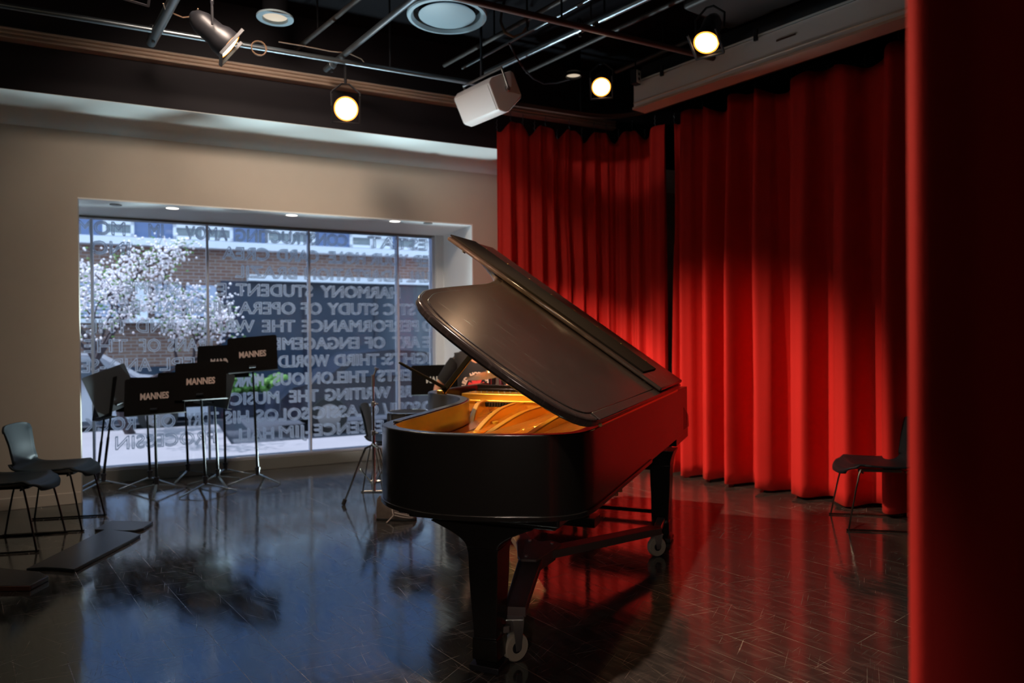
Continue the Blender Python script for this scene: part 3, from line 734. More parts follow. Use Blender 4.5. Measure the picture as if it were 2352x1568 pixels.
# ------------------------------------------------------------------ loudspeaker
ax = -CD                                   # long axis towards the camera
P0 = onz(1044, 232, 3.48)
t = thing('loudspeaker', 'white wedge shaped loudspeaker hanging under the grid near the centre', 'loudspeaker', P0)
fh = Vector((-CD.y, CD.x, 0)); fh = Vector((-.784, -.621, 0))      # horizontal facing direction
tilt = math.radians(27)
fw = (fh*math.cos(tilt) - ZZ*math.sin(tilt)); up = (fh*math.sin(tilt) + ZZ*math.cos(tilt))
def SPp(a, f, h): return ax*a + fw*f + up*h
sec = [(0, 0), (0, -.205), (-.012, -.222), (-.06, -.252), (-.10, -.255), (-.285, -.19), (-.30, -.17), (-.30, .02), (-.28, .045), (-.055, .05), (-.015, .03), (0, .015)]
sec = [(f, h) for f, h in sec]
MB().loft([[SPp(a, f*k, h*k-.0) for f, h in sec] for a, k in ((0, .97), (.012, 1), (.50, 1), (.512, .97))]).build('cabinet', M['white'], t, bevel=.006, seg=3)
MB().loft([[SPp(a, f, h) for f, h in ((.001, .005), (.004, 0), (.004, -.2), (.001, -.205))] for a in (.02, .49)]).build('grille', M['white'], t)
br_ = MB(); br_.tube([SPp(-.02, -.16, -.08), SPp(-.02, -.17, .09), SPp(.53, -.17, .09), SPp(.53, -.16, -.08)], .012, 6).build('yoke', M['steel'], t)
MB().cyl(SPp(.512, -.16, -.08), SPp(.535, -.16, -.08), .022, n=16).build('knob', M['steel'], t, bevel=.003)
MB().cyl(SPp(.25, -.17, .09), SPp(.25, -.17, .09)+ZZ*(CEIL-3.62), .012, n=8).build('drop_rod', M['clamp'], t)

# ------------------------------------------------------------------ stage lamps
def stage_light(p, target, label, energy=120, col=(1, .72, .45), cone=46, blend=.6, R=.10, L_=.30, pipez=GZ, lit=True, soft=.05):
    p = Vector(p); d = (Vector(target)-p).normalized()
    t = thing('stage_light', label, 'stage light', p)
    x = d.cross(ZZ).normalized(); y = x.cross(d)
    prof = [(R, 0), (R*1.02, -.01), (R*.98, -.07), (R*.8, -.11), (R*.78, -L_*.72), (R*.55, -L_*.9), (.02, -L_)]
    MB().lathe(prof, (0, 0, 0), d, 24).build('housing', M['clamp'], t)
    MB().lathe([(R*.86, .002), (R*.99, .003), (R*.99, -.01)], (0, 0, 0), d, 28).build('lens_rim', M['lamprim'], t)
    MB().lathe([(0, .012), (R*.5, .009), (R*.86, .001)], (0, 0, 0), d, 28).build('lens', M['lamp'], t)
    fr = frame(x, y, d, (0, 0, 0)); q = MB()
    for sx, sy, w, h in ((1.12, 0, .012, 2.3*R), (-1.12, 0, .012, 2.3*R), (0, -1.12, 2.3*R, .012)):
        q.add([fr @ Vector((sx*R+a*w/2, sy*R+b*h/2, .006+c*.02)) for c in (0, 1) for b in (-1, 1) for a in (-1, 1)], [(0, 2, 3, 1), (4, 5, 7, 6), (0, 1, 5, 4), (2, 6, 7, 3), (0, 4, 6, 2), (1, 3, 7, 5)])
    q.build('colour_frame', M['clamp'], t)
    mid = -d*L_*.45; top = Vector((mid.x, mid.y, max(mid.z, 0)+R*1.9))
    MB().tube([mid+x*R*1.15, mid+x*R*1.2+(top-mid)*.6, top+x*R*.3, top-x*R*.3, mid-x*R*1.2+(top-mid)*.6, mid-x*R*1.15], .008, 6).build('yoke', M['clamp'], t)
    if pipez > p.z+top.z: MB().cyl(top, Vector((top.x, top.y, pipez-p.z)), .012, n=8).build('hook_clamp', M['clamp'], t)
    if lit:
        l = bpy.data.lights.new('lamp_beam', 'SPOT'); l.energy = energy; l.color = col; l.spot_size = math.radians(cone); l.spot_blend = blend; l.shadow_soft_size = soft
        o = bpy.data.objects.new('lamp_beam', l); COL.objects.link(o); o.parent = t; o.location = d*.03
        o.rotation_euler = (-d).to_track_quat('Z', 'Y').to_euler()
    return t
RED = (1, .60, .44)
stage_light(onz(527, 106, 3.42), (1.75, 6.4, .35), 'black stage lamp at the upper left with a glowing lens turned to the right', 980, RED, 45, .9)
stage_light(onz(795, 250, 3.33), (-.25, 1.6, 1.0), 'black stage lamp hanging before the dark fascia with a round glowing lens', 80, (1, .7, .42), 60, .7, L_=.26)
stage_light(onz(1622, 98, 3.50), (.35, 3.6, .9), 'black stage lamp with glowing lens just left of the screen housing', 90, (1, .6, .3), 44, .6, R=.09)
stage_light(onz(1381, 200, 3.50), (.1, 2.2, .6), 'glowing stage lamp at the rear beside the small round downlight', 60, (1, .62, .36), 50, .6, R=.08)
stage_light((-.55, -1.9, 1.75), (.25, 3.4, .25), 'unseen low fill lamp added behind the camera aimed under the piano', 100, (1, .80, .70), 30, .9, pipez=0)  # added fill, not part of the grid; lifts the truck under the piano
# grid lamps out of frame; all after the rear corner one are added fill
stage_light((-2.4, 2.6, 3.55), (1.9, 6.8, .3), 'stage lamp out of frame on the left aimed at the foot of the right curtain', 70, RED, 34, .6)
stage_light((-1.2, 1.8, 3.6), (.65, 7.5, .75), 'stage lamp out of frame aimed at the rear corner curtain', 950, RED, 21, .6)
stage_light((-2.7, 4.1, 3.9), (.1, 4.35, .92), 'added fill lamp out of frame aimed into the open piano', 1500, (1, .62, .24), 24, .5)
stage_light((-2.3, 4.3, 3.6), (.63, 1.12, 1.0), 'added fill lamp out of frame aimed at the near curtain edge', 420, RED, 30, .8)
stage_light((-3.9, 3.9, 3.8), (-.27, 6.4, 1.05), 'added fill lamp out of frame aimed at the drummer', 170, (1, .74, .5), 26, .7)
stage_light((-3.2, 2.6, 3.3), onz(1120, 230, 3.4), 'added fill lamp out of frame aimed at the white loudspeaker', 130, (1, .84, .76), 11, .5)
stage_light((-.3, 2.0, 3.9), (1.2, 3.0, 0), 'added fill lamp out of frame aimed at the floor before the piano', 380, (1, .76, .62), 70, .9)

# ------------------------------------------------------------------ grand piano (local x along the spine from the tail, y across)
TH = math.radians(22.3)
SV = Vector((math.sin(TH), math.cos(TH), 0)); TV = Vector((-math.cos(TH), math.sin(TH), 0))
RIM = 1.045
PO = onz(1578, 887, RIM) - SV*2.74; PO.z = 0
piano = thing('grand_piano', 'black concert grand piano with its lid propped open seen from the tail', 'piano', PO, PI/2-TH)
def crom(P, k=5, closed=False):
    out = []; n = len(P)
    for i in range(n-1):
        p0 = Vector(P[max(i-1, 0)]); p1 = Vector(P[i]); p2 = Vector(P[i+1]); p3 = Vector(P[min(i+2, n-1)])
        for q in range(k):
            t_ = q/k; out.append(.5*((2*p1)+(-p0+p2)*t_+(2*p0-5*p1+4*p2-p3)*t_*t_+(-p0+3*p1-3*p2+p3)*t_**3))
    out.append(Vector(P[-1])); return out
def offs(P, d):
    out = []; n = len(P)
    for i in range(n):
        a = P[max(i-1, 0)]; b = P[min(i+1, n-1)]; t_ = (b-a).normalized(); out.append(P[i] + Vector((-t_.y, t_.x))*d)
    return out
ctrl = [(2.74, 0), (2.2, 0), (1.4, 0), (.7, 0), (.35, 0), (.2, .006), (.11, .035), (.045, .10), (.0, .2), (-.045, .335), (-.07, .46), (-.075, .56), (-.05, .67), (.0, .78), (.06, .86), (.14, .92), (.28, .955), (.484, .978), (.79, 1.02), (1.03, 1.05), (1.2, 1.09), (1.33, 1.14), (1.45, 1.215), (1.55, 1.32), (1.63, 1.45), (1.70, 1.555), (1.79, 1.61), (1.92, 1.634), (2.2, 1.634), (2.74, 1.634)]
outer = crom([Vector(c) for c in ctrl], 4)
def strip(P0_, P1_, z0, z1, name, m, bevel=0, parent=piano):
    rows = []
    for a, b in zip(P0_, P1_): rows.append([(a.x, a.y, z0), (a.x, a.y, z1), (b.x, b.y, z1), (b.x, b.y, z0)])
    return MB().loft(rows).build(name, m, parent, bevel=bevel, seg=3, ang=30)
i_out = outer; i_mid = offs(outer, -.052); i_in = offs(outer, -.058)
strip(i_out, i_mid, .722, RIM, 'rim', M['piano'], bevel=.006)
strip(i_mid, i_in, .74, RIM-.004, 'inner_rim', M['rimin'])
o2 = offs(outer, .008); strip(o2[8:-4], offs(outer, -.01)[8:-4], .716, .736, 'rim_moulding', M['piano'], bevel=.003)
poly_in = [(p.x, p.y) for p in offs(outer, -.05)]
MB().prism(poly_in, .72, .74).build('bottom_board', M['piano'], piano, smooth=False)
poly_sb = [(p.x, p.y) for p in offs(outer, -.06) if p.x < 2.3]
MB().prism(poly_sb, .855, .866).build('soundboard', M['sound'], piano, smooth=False)
# cast plate: border band, stepped front, ribs
b1 = [p for p in offs(outer, -.062) if p.x < 2.05]; b2 = [p for p in offs(outer, -.135) if p.x < 2.05]
n_ = min(len(b1), len(b2)); a_ = [p for p in outer if p.x < 2.05]
idx = [i for i, p in enumerate(outer) if p.x < 2.05]
b1 = [offs(outer, -.062)[i] for i in idx]; b2 = [offs(outer, -.15)[i] for i in idx]
strip(b1, b2, .867, .912, 'plate_border', M['gold'], bevel=.008)
# web of the plate at the tail, thin, just above the soundboard
web = [(p.x, p.y) for p in b2 if p.x < 1.0]
MB().prism(web, .867, .893).build('plate_web', M['gold'], piano, bevel=.004)
mb = MB(); mb.box((2.22, .81, .955), (.20, 1.42, .11)); mb.box((2.09, .81, .93), (.10, 1.42, .08)); mb.box((2.135, .81, .985), (.03, 1.42, .012)); mb.box((2.04, .81, .966), (.022, 1.42, .014))
mb.build('plate_front', M['gold'], piano, bevel=.007, seg=3)
for Ta, Tb, s0, hh in ((1.30, 1.06, 1.32, .075), (1.02, .86, .95, .07), (.74, .70, .62, .075), (.44, .44, .35, .085), (.17, .20, .30, .07)):
    rows = []
    for k in range(15):
        q = k/14; s_ = 2.08+(s0-2.08)*q; tt = Ta+(Tb-Ta)*q + .015*math.sin(q*PI)
        h_ = .893 + (hh+.015)*(1-max(0, (q-.45)/.55)**1.5*.85) * (1 - .25*math.exp(-((q-.0)/.1)**2))
        w_ = .025
        rows.append([(s_, tt-w_, .885), (s_, tt-w_*.75, h_), (s_, tt+w_*.75, h_), (s_, tt+w_, .885)])
    MB().loft(rows).build('plate_rib', M['gold'], piano, bevel=.006)
for s_, t_ in ((1.25, .88), (1.0, .58), (.8, .32)):
    MB().lathe([(.0, .93), (.03, .93), (.038, .92), (.042, .893), (.06, .885)], (s_, t_, 0), n=20).build('plate_boss', M['gold'], piano)
for s_, t_, R in ((.95, .74, .055), (1.25, .66, .06), (1.45, .98, .05), (.7, .5, .05)):
    MB().ring((s_, t_, .897), (0, 0, 1), R, .008, 24, 6).build('plate_ring', M['gold'], piano)
# bridges
mb = MB(); br = crom([Vector(p) for p in ((.45, .82), (.8, .9), (1.15, .97), (1.45, 1.12), (1.72, 1.38), (1.92, 1.5))], 8)
rows = [[(p.x-.014, p.y, .866), (p.x-.012, p.y, .900), (p.x+.012, p.y+.004, .900), (p.x+.014, p.y+.004, .866)] for p in br]
mb.loft(rows).build('long_bridge', M['rimin'], piano)
mb = MB(); mb.box((.55, .42, .89), (.035, .55, .05), Matrix.Rotation(.5, 3, 'Z')); mb.build('bass_bridge', M['rimin'], piano, bevel=.004)
pins = MB()
for p in br[::1]:
    for dx in (-.006, .006): pins.cyl((p.x+dx, p.y, .90), (p.x+dx, p.y, .908), .0022, n=5)
for k in range(30):
    q = (k/29-.5)*.52; c = Matrix.Rotation(.5, 3, 'Z') @ Vector((0, q, 0)); pins.cyl((.55+c.x, .42+c.y, .915), (.55+c.x, .42+c.y, .923), .0022, n=5)
pins.build('bridge_pins', M['brass'], piano)['kind'] = 'stuff'
st = MB(); rnd = random.Random(3)
for k in range(70):
    q = k/69; a = Vector((2.03, .20+1.28*q, .945)); bi = br[min(len(br)-1, int(q*(len(br)-1)))]
    e = Vector((max(.3, bi.x-.12), min(bi.y+.02, 1.5), .905)) if q > .18 else Vector((.38+.1*q, .25+q*.6, .915))
    st.cyl(a, e, .0013, n=4, cap=False)
for k in range(26):
    q = k/25; st.cyl((2.03, .12+.45*q, .955), (.42+.08*q, .30+.42*q, .93), .0022, n=4, cap=False)
st.build('strings', M['string'], piano)['kind'] = 'stuff'
tp_ = MB()
for k in range(88):
    q = k/87; tp_.cyl((2.19+.03*(k % 3), .14+1.34*q, 1.0), (2.18+.03*(k % 3), .14+1.34*q, 1.018), .0035, n=6)
tp_.build('tuning_pins', M['steel'], piano)['kind'] = 'stuff'
dmp = MB()
for k in range(16): dmp.box((1.93, 1.0+.3*k/15, .955), (.06, .012, .03))
dmp.build('dampers', M['black'], piano)['kind'] = 'stuff'
# front end: key bed, fallboard, keys, blocks, music desk
MB().box((2.56, .817, .705), (.52, 1.62, .07)).build('key_bed', M['piano'], piano, bevel=.006)
MB().box((2.78, .817, .745), (.09, 1.60, .12)).build('key_slip', M['piano'], piano, bevel=.008)
for y in (.07, 1.564): MB().hexa([(2.55, y-.07, .74), (2.83, y-.07, .74), (2.83, y+.07, .74), (2.55, y+.07, .74), (2.55, y-.07, .93), (2.80, y-.07, .84), (2.80, y+.07, .84), (2.55, y+.07, .93)]).build('key_block', M['piano'], piano, bevel=.01)
MB().box((2.50, .817, .90), (.03, 1.50, .24)).build('fallboard', M['piano'], piano, bevel=.01)
kb = MB().box((2.65, .817, .795), (.16, 1.22, .03)).build('keyboard', M['ivory'], piano, bevel=.002)
mb = MB()
for k in range(52):
    if k % 7 not in (2, 6): mb.box((2.61, .817-.61+(k+1)*1.22/52, .815), (.09, .011, .014))
mb.build('black_keys', M['black'], kb)['kind'] = 'stuff'
mb = MB(); mb.box((2.40, .80, 1.022), (.16, 1.36, .02)); mb.box((2.335, .80, 1.035), (.02, 1.38, .05))
mb.build('music_desk', M['piano'], piano, bevel=.004)
# belly beams under the tail
MB().prism([(.16, .12), (.16, .86), (.62, .86), (.62, .12)], .655, .722).build('belly_block', M['piano'], piano, bevel=.008)
MB().prism([(.20, .15), (.20, .83), (.56, .83), (.56, .15)], .632, .656).build('belly_block', M['piano'], piano, bevel=.006)
for (x0, y0, x1, y1) in ((.6, .45, 2.45, .2), (.6, .55, 2.45, .85), (.6, .65, 2.45, 1.45)):
    d = Vector((x1-x0, y1-y0, 0)); a = math.atan2(d.y, d.x)
    MB().box(((x0+x1)/2, (y0+y1)/2, .68), (d.length, .10, .07), Matrix.Rotation(a, 3, 'Z')).build('belly_beam', M['piano'], piano, bevel=.006)
bb = MB().box((1.1, .17, .655), (.34, .12, .085)).build('brace_block', M['black'], piano, bevel=.005)
for y in (1.0, 1.09):
    MB().cyl((y, .10, .66), (y, .10, .625), .006, n=10).cyl((y, .10, .630), (y, .10, .612), .012, n=10).build('bolt', M['brass'], bb)
# legs
def leg(x, y, ang, wtop):
    R = Matrix.Rotation(ang, 3, 'Z')
    def sq(w, d, z): return [Vector((x, y, z)) + R @ Vector((sx*w, sy*d, 0)) for sx, sy in ((-1, -1), (1, -1), (1, 1), (-1, 1))]
    mb = MB(); rows = []
    for k in range(11):
        q = k/10; w = .072 + (wtop-.072)*(1-math.sqrt(max(0, 1-(1-q)**2)) if False else (1-math.sin(q*PI/2)))
        rows.append(sq(.075+(.02)*(1-q), w, .634-.105*q))
    mb.loft(rows).build('leg_bracket', M['piano'], piano, bevel=.004)
    lg = MB().loft([sq(.073, .073, .529), sq(.068, .068, .50), sq(.066, .066, .40), sq(.052, .052, .145), sq(.057, .057, .14), sq(.058, .058, .05), sq(.048, .048, .045), sq(.046, .046, .03)]).build('leg', M['piano'], piano, bevel=.004)
    MB().loft([sq(.068, .068, .030), sq(.068, .068, .004)]).build('foot_plate', M['clamp'], lg, bevel=.003)
leg(.27, .475, .0, .235)
leg(2.42, .13, 0, .10)
leg(2.42, 1.50, 0, .10)
# lyre with pedals
ly = MB(); ly.box((2.40, .66, .36), (.03, .03, .62)); ly.box((2.40, .98, .36), (.03, .03, .62)); ly.box((2.42, .82, .09), (.16, .46, .07)); ly.build('pedal_lyre', M['piano'], piano, bevel=.005)
for y in (.72, .82, .92): MB().box((2.55, y, .075), (.16, .03, .012)).build('pedal', M['brass'], piano, bevel=.004)
# lid (plane through the hinge line on the spine)
PH = math.radians(35); HZ = RIM+.018
def LP(a, b, c):
    c += .036
    return Vector((a, b*math.cos(PH)-c*math.sin(PH), HZ+b*math.sin(PH)+c*math.cos(PH)))
lidpts = [(.28, -.012), (.16, .0), (.07, .05), (.01, .14), (-.03, .26), (-.055, .40), (-.06, .55), (-.045, .70), (.0, .80), (.06, .865), (.14, .905), (.25, .945), (.52, .995), (.85, 1.05), (1.15, 1.10), (1.35, 1.15), (1.50, 1.205), (1.62, 1.29), (1.73, 1.40), (1.83, 1.52), (1.92, 1.60), (2.03, 1.64), (2.24, 1.65)]
lo = crom([Vector(p) for p in lidpts], 4) + [Vector((2.24, -.012))]
main = MB().prism([(p.x, p.y) for p in lo], -.040, 0, LP).build('lid', M['lid'], piano, bevel=.012, seg=4)
ins = [p for p in offs(crom([Vector(p) for p in lidpts], 4), .045)]
# inset raised field of the lid
inner_pts = [(p.x, p.y) for p in offs(crom([Vector(p) for p in lidpts], 4), -.042) if p.x < 2.0 and p.y > .03]
inner_pts += [(2.02, inner_pts[-1][1]), (2.02, .035)]
MB().prism(inner_pts, -.002, .005, LP).build('lid_field', M['lid'], main, bevel=.003)
# folded front flap lying on the lid
fl = MB().prism([(1.50, -.005), (2.24, -.005), (2.24, 1.66), (1.62, 1.66), (1.50, 1.63)], .012, .036, LP).build('lid_front_flap', M['lid'], piano, bevel=.009, seg=3)
MB().prism([(1.56, .14), (1.93, .14), (1.93, 1.655), (1.56, 1.655)], .035, .046, LP).build('flap_rail', M['stand'], fl, bevel=.004)
for k in range(8):
    b_ = .22+k*.19; p = LP(1.935, b_, .046); n3 = LP(0, 0, 1)-LP(0, 0, 0)
    MB().cyl(p, p+n3*.004, .007, n=10).build('screw', M['brass'], fl)
for a_, b_ in ((1.54, .1), (1.54, 1.5)): MB().cyl(LP(a_, b_, 0), LP(a_, b_, .012), .012, n=10).build('flap_bumper', M['rubber'], fl)
hg = MB(); hg.cyl((.3, -.012, HZ-.006), (2.2, -.012, HZ-.006), .009, n=10); hg.build('lid_hinge', M['brass'], piano)
MB().prism([(.22, -.014), (2.24, -.014), (2.24, .03), (.22, .03)], -.001, .006, LP).build('hinge_strip', M['lid'], main, bevel=.002)
# prop sticks
top = LP(1.72, 1.10, -.04); base = Vector((1.665, 1.44, RIM))
dd = top-base
def stick(a, b, w, d, name, m):
    a = Vector(a); b = Vector(b); z = (b-a).normalized(); x = z.cross(Vector((1, 0, 0))).normalized(); y = z.cross(x)
    rows = []
    for q in (0, .04, .25, .9, .96, 1):
        k = {0: .7, .04: 1, .25: 1, .9: .8, .96: .75, 1: .5}[q]; c = a.lerp(b, q)
        rows.append([c+x*w*sx*k+y*d*sy for sx, sy in ((-1, -1), (1, -1), (1, 1), (-1, 1))])
    return MB().loft(rows).build(name, m, piano, bevel=.004)
stick(base, top, .019, .011, 'lid_prop', M['piano'])
stick(base+dd*.06+Vector((-.02, 0, 0)), base+dd*.06+Vector((-.10, .30, .17)), .011, .008, 'short_prop', M['piano'])
MB().box(base+Vector((0, 0, .012)), (.06, .045, .024)).build('prop_socket', M['brass'], piano, bevel=.004)
for i in (62, 98):
    p = i_mid[i]; MB().box((p.x, p.y, RIM+.002), (.03, .03, .006)).build('rim_bumper', M['rubber'], piano, bevel=.002)

# ------------------------------------------------------------------ piano truck
def PL(s_, t_, z): return PO + SV*s_ + TV*t_ + ZZ*z
hub = onz(1222, 1262, .27); hub.z = 0
tr = thing('piano_truck', 'dark three armed wheeled truck bolted beneath the grand piano', 'piano truck', hub)
w1 = onz(1183, 1516, 0); w2 = onz(1508, 1276, 0); w3 = PL(2.1, 1.2, 0)
def arm(b, zb, wa, wb, name):
    a = Vector((0, 0, .255)); d = (b-hub); d.z = 0; n = Vector((-d.y, d.x, 0)).normalized(); bb_ = d + ZZ*zb
    a = a + d.normalized()*.06
    rows = [[c+n*w, c-n*w, c-n*w-ZZ*h, c+n*w-ZZ*h] for c, w, h in ((a, wa, .045), (a.lerp(bb_, .8), wb, .045), (bb_, wb, .045))]
    return MB().loft(rows).build(name, M['truck'], tr, bevel=.004)
arm(w1, .235, .062, .050, 'truck_arm'); arm(w2, .19, .05, .045, 'truck_arm'); arm(w3, .19, .05, .045, 'truck_arm')
def rad(d, r): d = Vector((d.x, d.y, 0)).normalized(); return (d.x*r, d.y*r)
ds = [(w1-hub), (w2-hub), (w3-hub)]
ang = sorted([math.atan2(d.y, d.x) for d in ds]); poly = []
for a in ang:
    for da, r in ((-.42, .15), (-.22, .19), (.22, .19), (.42, .15)): poly.append((math.cos(a+da)*r, math.sin(a+da)*r))
pt = MB().prism(poly, .262, .276).build('hub_plate', M['truck'], tr, bevel=.003)
for a in ang:
    for r, da in ((.14, -.1),): MB().cyl((math.cos(a+da)*r, math.sin(a+da)*r, .276), (math.cos(a+da)*r, math.sin(a+da)*r, .284), .010, n=6).build('bolt', M['steel'], pt)
MB().prism([(x*.8, y*.8) for x, y in poly], .19, .255).build('hub_block', M['truck'], tr, bevel=.004)
def caster(w, zt, ax):
    p = w-hub; p.z = 0; ax = Vector(ax).normalized()
    r = .062
    cs = MB().lathe([(r*.4, -.018), (r*.92, -.02), (r, -.012), (r, .012), (r*.92, .02), (r*.4, .018)], p+ZZ*r, ax, 28).build('caster_wheel', M['wheel'], tr)
    MB().lathe([(0, -.022), (r*.62, -.016), (r*.62, .016), (0, .022)], p+ZZ*r, ax, 20).build('wheel_hub', M['clamp'], cs)
    mb = MB(); n = ax; side = ax.cross(ZZ)
    for s_ in (-1, 1): mb.hexa([p+n*s_*.026+side*a+ZZ*z+n*b for z in (r-.012, zt-.045) for a, b in ((-.012-(z > .1)*.02, 0), (.012+(z > .1)*.02, 0), (.012+(z > .1)*.02, .003), (-.012-(z > .1)*.02, .003))])
    mb.box(p+ZZ*(zt-.043), (.075, .075, .006)); mb.build('caster_fork', M['steel'], tr)
caster(w1, .235, (.6, -.8, 0)); caster(w2, .19, (.35, -.93, 0)); caster(w3, .19, (.4, .9, 0))
# cups that hold the legs
for (s_, t_), w in (((.27, .475), w1), ((2.42, .13), w2), ((2.42, 1.50), w3)):
    p = PL(s_, t_, 0)-hub; q = w-hub; d = (q-p); d.z = 0
    mb = MB(); mb.box(p.lerp(q, .52)+ZZ*.155, (max(.04, d.length-.10), .05, .03), Matrix.Rotation(math.atan2(d.y, d.x), 3, 'Z'))
    mb.build('leg_bracket', M['steel'], tr, bevel=.003)

# ------------------------------------------------------------------ piano bench
t = thing('piano_bench', 'black piano bench mostly hidden behind the far end of the piano', 'bench', PL(3.14, .62, 0), PI/2-TH)
MB().box((0, 0, .455), (.36, .74, .07)).build('cushion', M['black'], t, bevel=.02, seg=3)
MB().box((0, 0, .40), (.34, .72, .05)).build('apron', M['piano'], t, bevel=.004)
for x in (-.14, .14):
    for y in (-.32, .32): MB().cyl((x, y, .38), (x, y, .002), .024, .018, n=8).build('leg', M['piano'], t)
MB().box((-.14, -.1, .05), (.03, .5, .03)).build('stretcher', M['piano'], t)

# ------------------------------------------------------------------ chairs
def chair(loc, yaw, label, chrome=False, zs=1.0, group='moulded black sled chairs'):
    t = thing('sled_chair', label, 'chair', loc, yaw, group)
    prof = [(.275, .405, .13), (.262, .432, .18), (.20, .448, .215), (.05, .440, .235), (-.10, .437, .235), (-.19, .447, .225), (-.235, .48, .21), (-.262, .55, .19), (-.280, .65, .195), (-.305, .76, .215), (-.312, .79, .205)]
    rows = []
    pc = crom([Vector(p) for p in prof], 4)
    for p in pc:
        row = []
        for k in range(13):
            y = -1+2*k/12; curl = .022*y**4 * (1 if p.z < .5 else -1)
            if p.z < .5: row.append(Vector((p.x-.03*y**4*(p.x > .1), y*p.z*0+y*p[2]*0+0, 0)))
            else: row.append(Vector((0, 0, 0)))
        rows.append(row)
    rows = []
    for p in pc:
        x, z, w = p
        row = []
        for k in range(13):
            y = -1+2*k/12
            if z < .5: row.append(Vector((x-.035*(abs(y)**3)*(x > .15), y*w, z*zs+.018*abs(y)**3-.02*(x > .22))))
            else: row.append(Vector((x+.035*abs(y)**2.2, y*w, z*zs-.02*(abs(y)**6)*(z > .74))))
        rows.append(row)
    s_ = MB().grid(rows).build('seat_shell', M['chair'], t, ang=80)
    so = s_.modifiers.new('thick', 'SOLIDIFY'); so.thickness = .014; so.offset = -1
    m = M['wirec'] if chrome else M['wire']
    for sg in (-1, 1):
        y = .235*sg
        pts = [(.14, y*.75, .41*zs), (.175, y*.9, .405*zs), (.252, y, .02), (.245, y, .009), (.23, y, .008), (-.23, y, .008), (-.245, y, .010), (-.25, y, .022), (-.185, y*.9, .41*zs), (-.15, y*.75, .418*zs)]
        MB().tube(crom([Vector(p) for p in pts], 3), .0068, 8).build('sled_frame', m, t)
    mb = MB(); mb.tube([(.14, -.18, .41*zs), (.14, .18, .41*zs)], .0068, 8); mb.tube([(-.15, -.18, .418*zs), (-.15, .18, .418*zs)], .0068, 8); mb.box((0, 0, .412*zs), (.30, .20, .018)); mb.build('under_frame', m, t)
    return t
chair((-3.50, 5.40, 0), math.radians(12), 'moulded black chair with wire sled legs against the beige wall, farther of the left pair')
chair((-3.50, 4.90, 0), math.radians(12), 'moulded black chair cut by the left edge of the view, nearer of the left pair')
chair((2.70, 5.25, 0), math.radians(170), 'single moulded black chair with bright wire sled legs in front of the red curtain', True)
chair((-1.14, 6.72, 0), math.radians(2), 'moulded black chair behind the cymbal stand at the window', True)

# ------------------------------------------------------------------ music stands
def stand(fx, fy, dcx, dcy, w, h, yaw, roll, label, logo=True, legang=.3, tilt=12, m='stand', lm='logo', lsize=.082, lean=0, name='music_stand', depth=None):
    p = onz(fx, fy, 0) if depth is None else depth
    dz = (f_ + R_*(dcx-1176)/FPX - U_*(dcy-784)/FPX); q = Vector((0, 0, CAMH)) + dz*((p.y-.02)/dz.y)
    c = q-p
    t = thing(name, label, 'music stand', p, 0, 'conductor style music stands by the window')
    hub = Vector((0, 0, .085))
    for k in range(3):
        a = legang+2*PI*k/3; d = Vector((math.cos(a), math.sin(a), 0)); n = Vector((-d.y, d.x, 0))
        rows = [[b+n*ww, b-n*ww, b-n*ww-ZZ*hh, b+n*ww-ZZ*hh] for b, ww, hh in ((hub+d*.01, .012, .012), (d*.275+ZZ*.018, .011, .010), (d*.285+ZZ*.010, .010, .009))]
        MB().loft(rows).build('leg', M['standfoot'], t, bevel=.002)
    MB().cyl((0, 0, .07), (0, 0, .125), .019, n=14).cyl((0, 0, .125), (0, 0, .15), .024, n=14).build('hub', M['clamp'], t, bevel=.003)
    top = Vector((c.x, c.y, c.z-h*.38))
    MB().cyl((0, 0, .12), Vector((0, 0, .12)).lerp(top, .55), .0125, n=12).build('lower_tube', M['standtube'], t)
    MB().cyl(Vector((0, 0, .12)).lerp(top, .54), top, .0095, n=12).build('upper_tube', M['standtube'], t)
    # desk: facing the camera with its logo side
    E = Matrix.Rotation(math.radians(yaw), 3, 'Z') @ Matrix.Rotation(math.radians(-tilt), 3, 'X') @ Matrix.Rotation(math.radians(roll), 3, 'Y')
    x = E @ Vector((1, 0, 0)); z = E @ Vector((0, 0, 1)); y = E @ Vector((0, -1, 0))      # y = outward logo side
    r = .02; poly = []
    for sx, sz, a0 in ((1, 1, 0), (-1, 1, 90), (-1, -1, 180), (1, -1, 270)):
        rr = r if sz > 0 else .008
        for k in range(4):
            a = math.radians(a0+30*k); poly.append((sx*(w/2-rr)+rr*math.cos(a), sz*(h/2-rr)+rr*math.sin(a)))
    dk = MB().prism(poly, -.0015, .0015, lambda a, b, cc: c+x*a+z*b+y*cc).build('desk', M[m], t, bevel=.001)
    MB().prism([(-w/2, 0), (w/2, 0), (w/2, .055), (-w/2, .055)], -.0015, .0015, lambda a, b, cc: c+x*a-z*(h/2+cc)-y*b).build('desk_lip', M[m], dk)
    MB().cyl(c-z*h*.38-y*.0+y*.012-x*.03, c-z*h*.38+y*.012+x*.03, .012, n=12).build('tilt_joint', M['clamp'], t)
    if logo:
        lw = text_fit('MANNES')*lsize*1.0
        xs = .8
        text_mesh('desk_lettering', 'MANNES', lsize, frame(x*xs, z, y, c - z*h*.02 + y*.003), M[lm], dk, ext=.0004, offset=.0028)
    return t
stand(592, 1107, 580, 812, .475, .345, 5, -4.5, 'black music stand right of the cluster with the highest raised desk and brown lettering', legang=-.42)
stand(472, 1130, 461, 874, .465, .345, 3, -3, 'black lettered music stand in the front middle of the cluster', legang=-2.0, lm='logo')
stand(360, 1132, 355, 908, .545, .34, 2, -4, 'black lettered music stand standing lowest at the front left of the cluster', legang=-1.2)
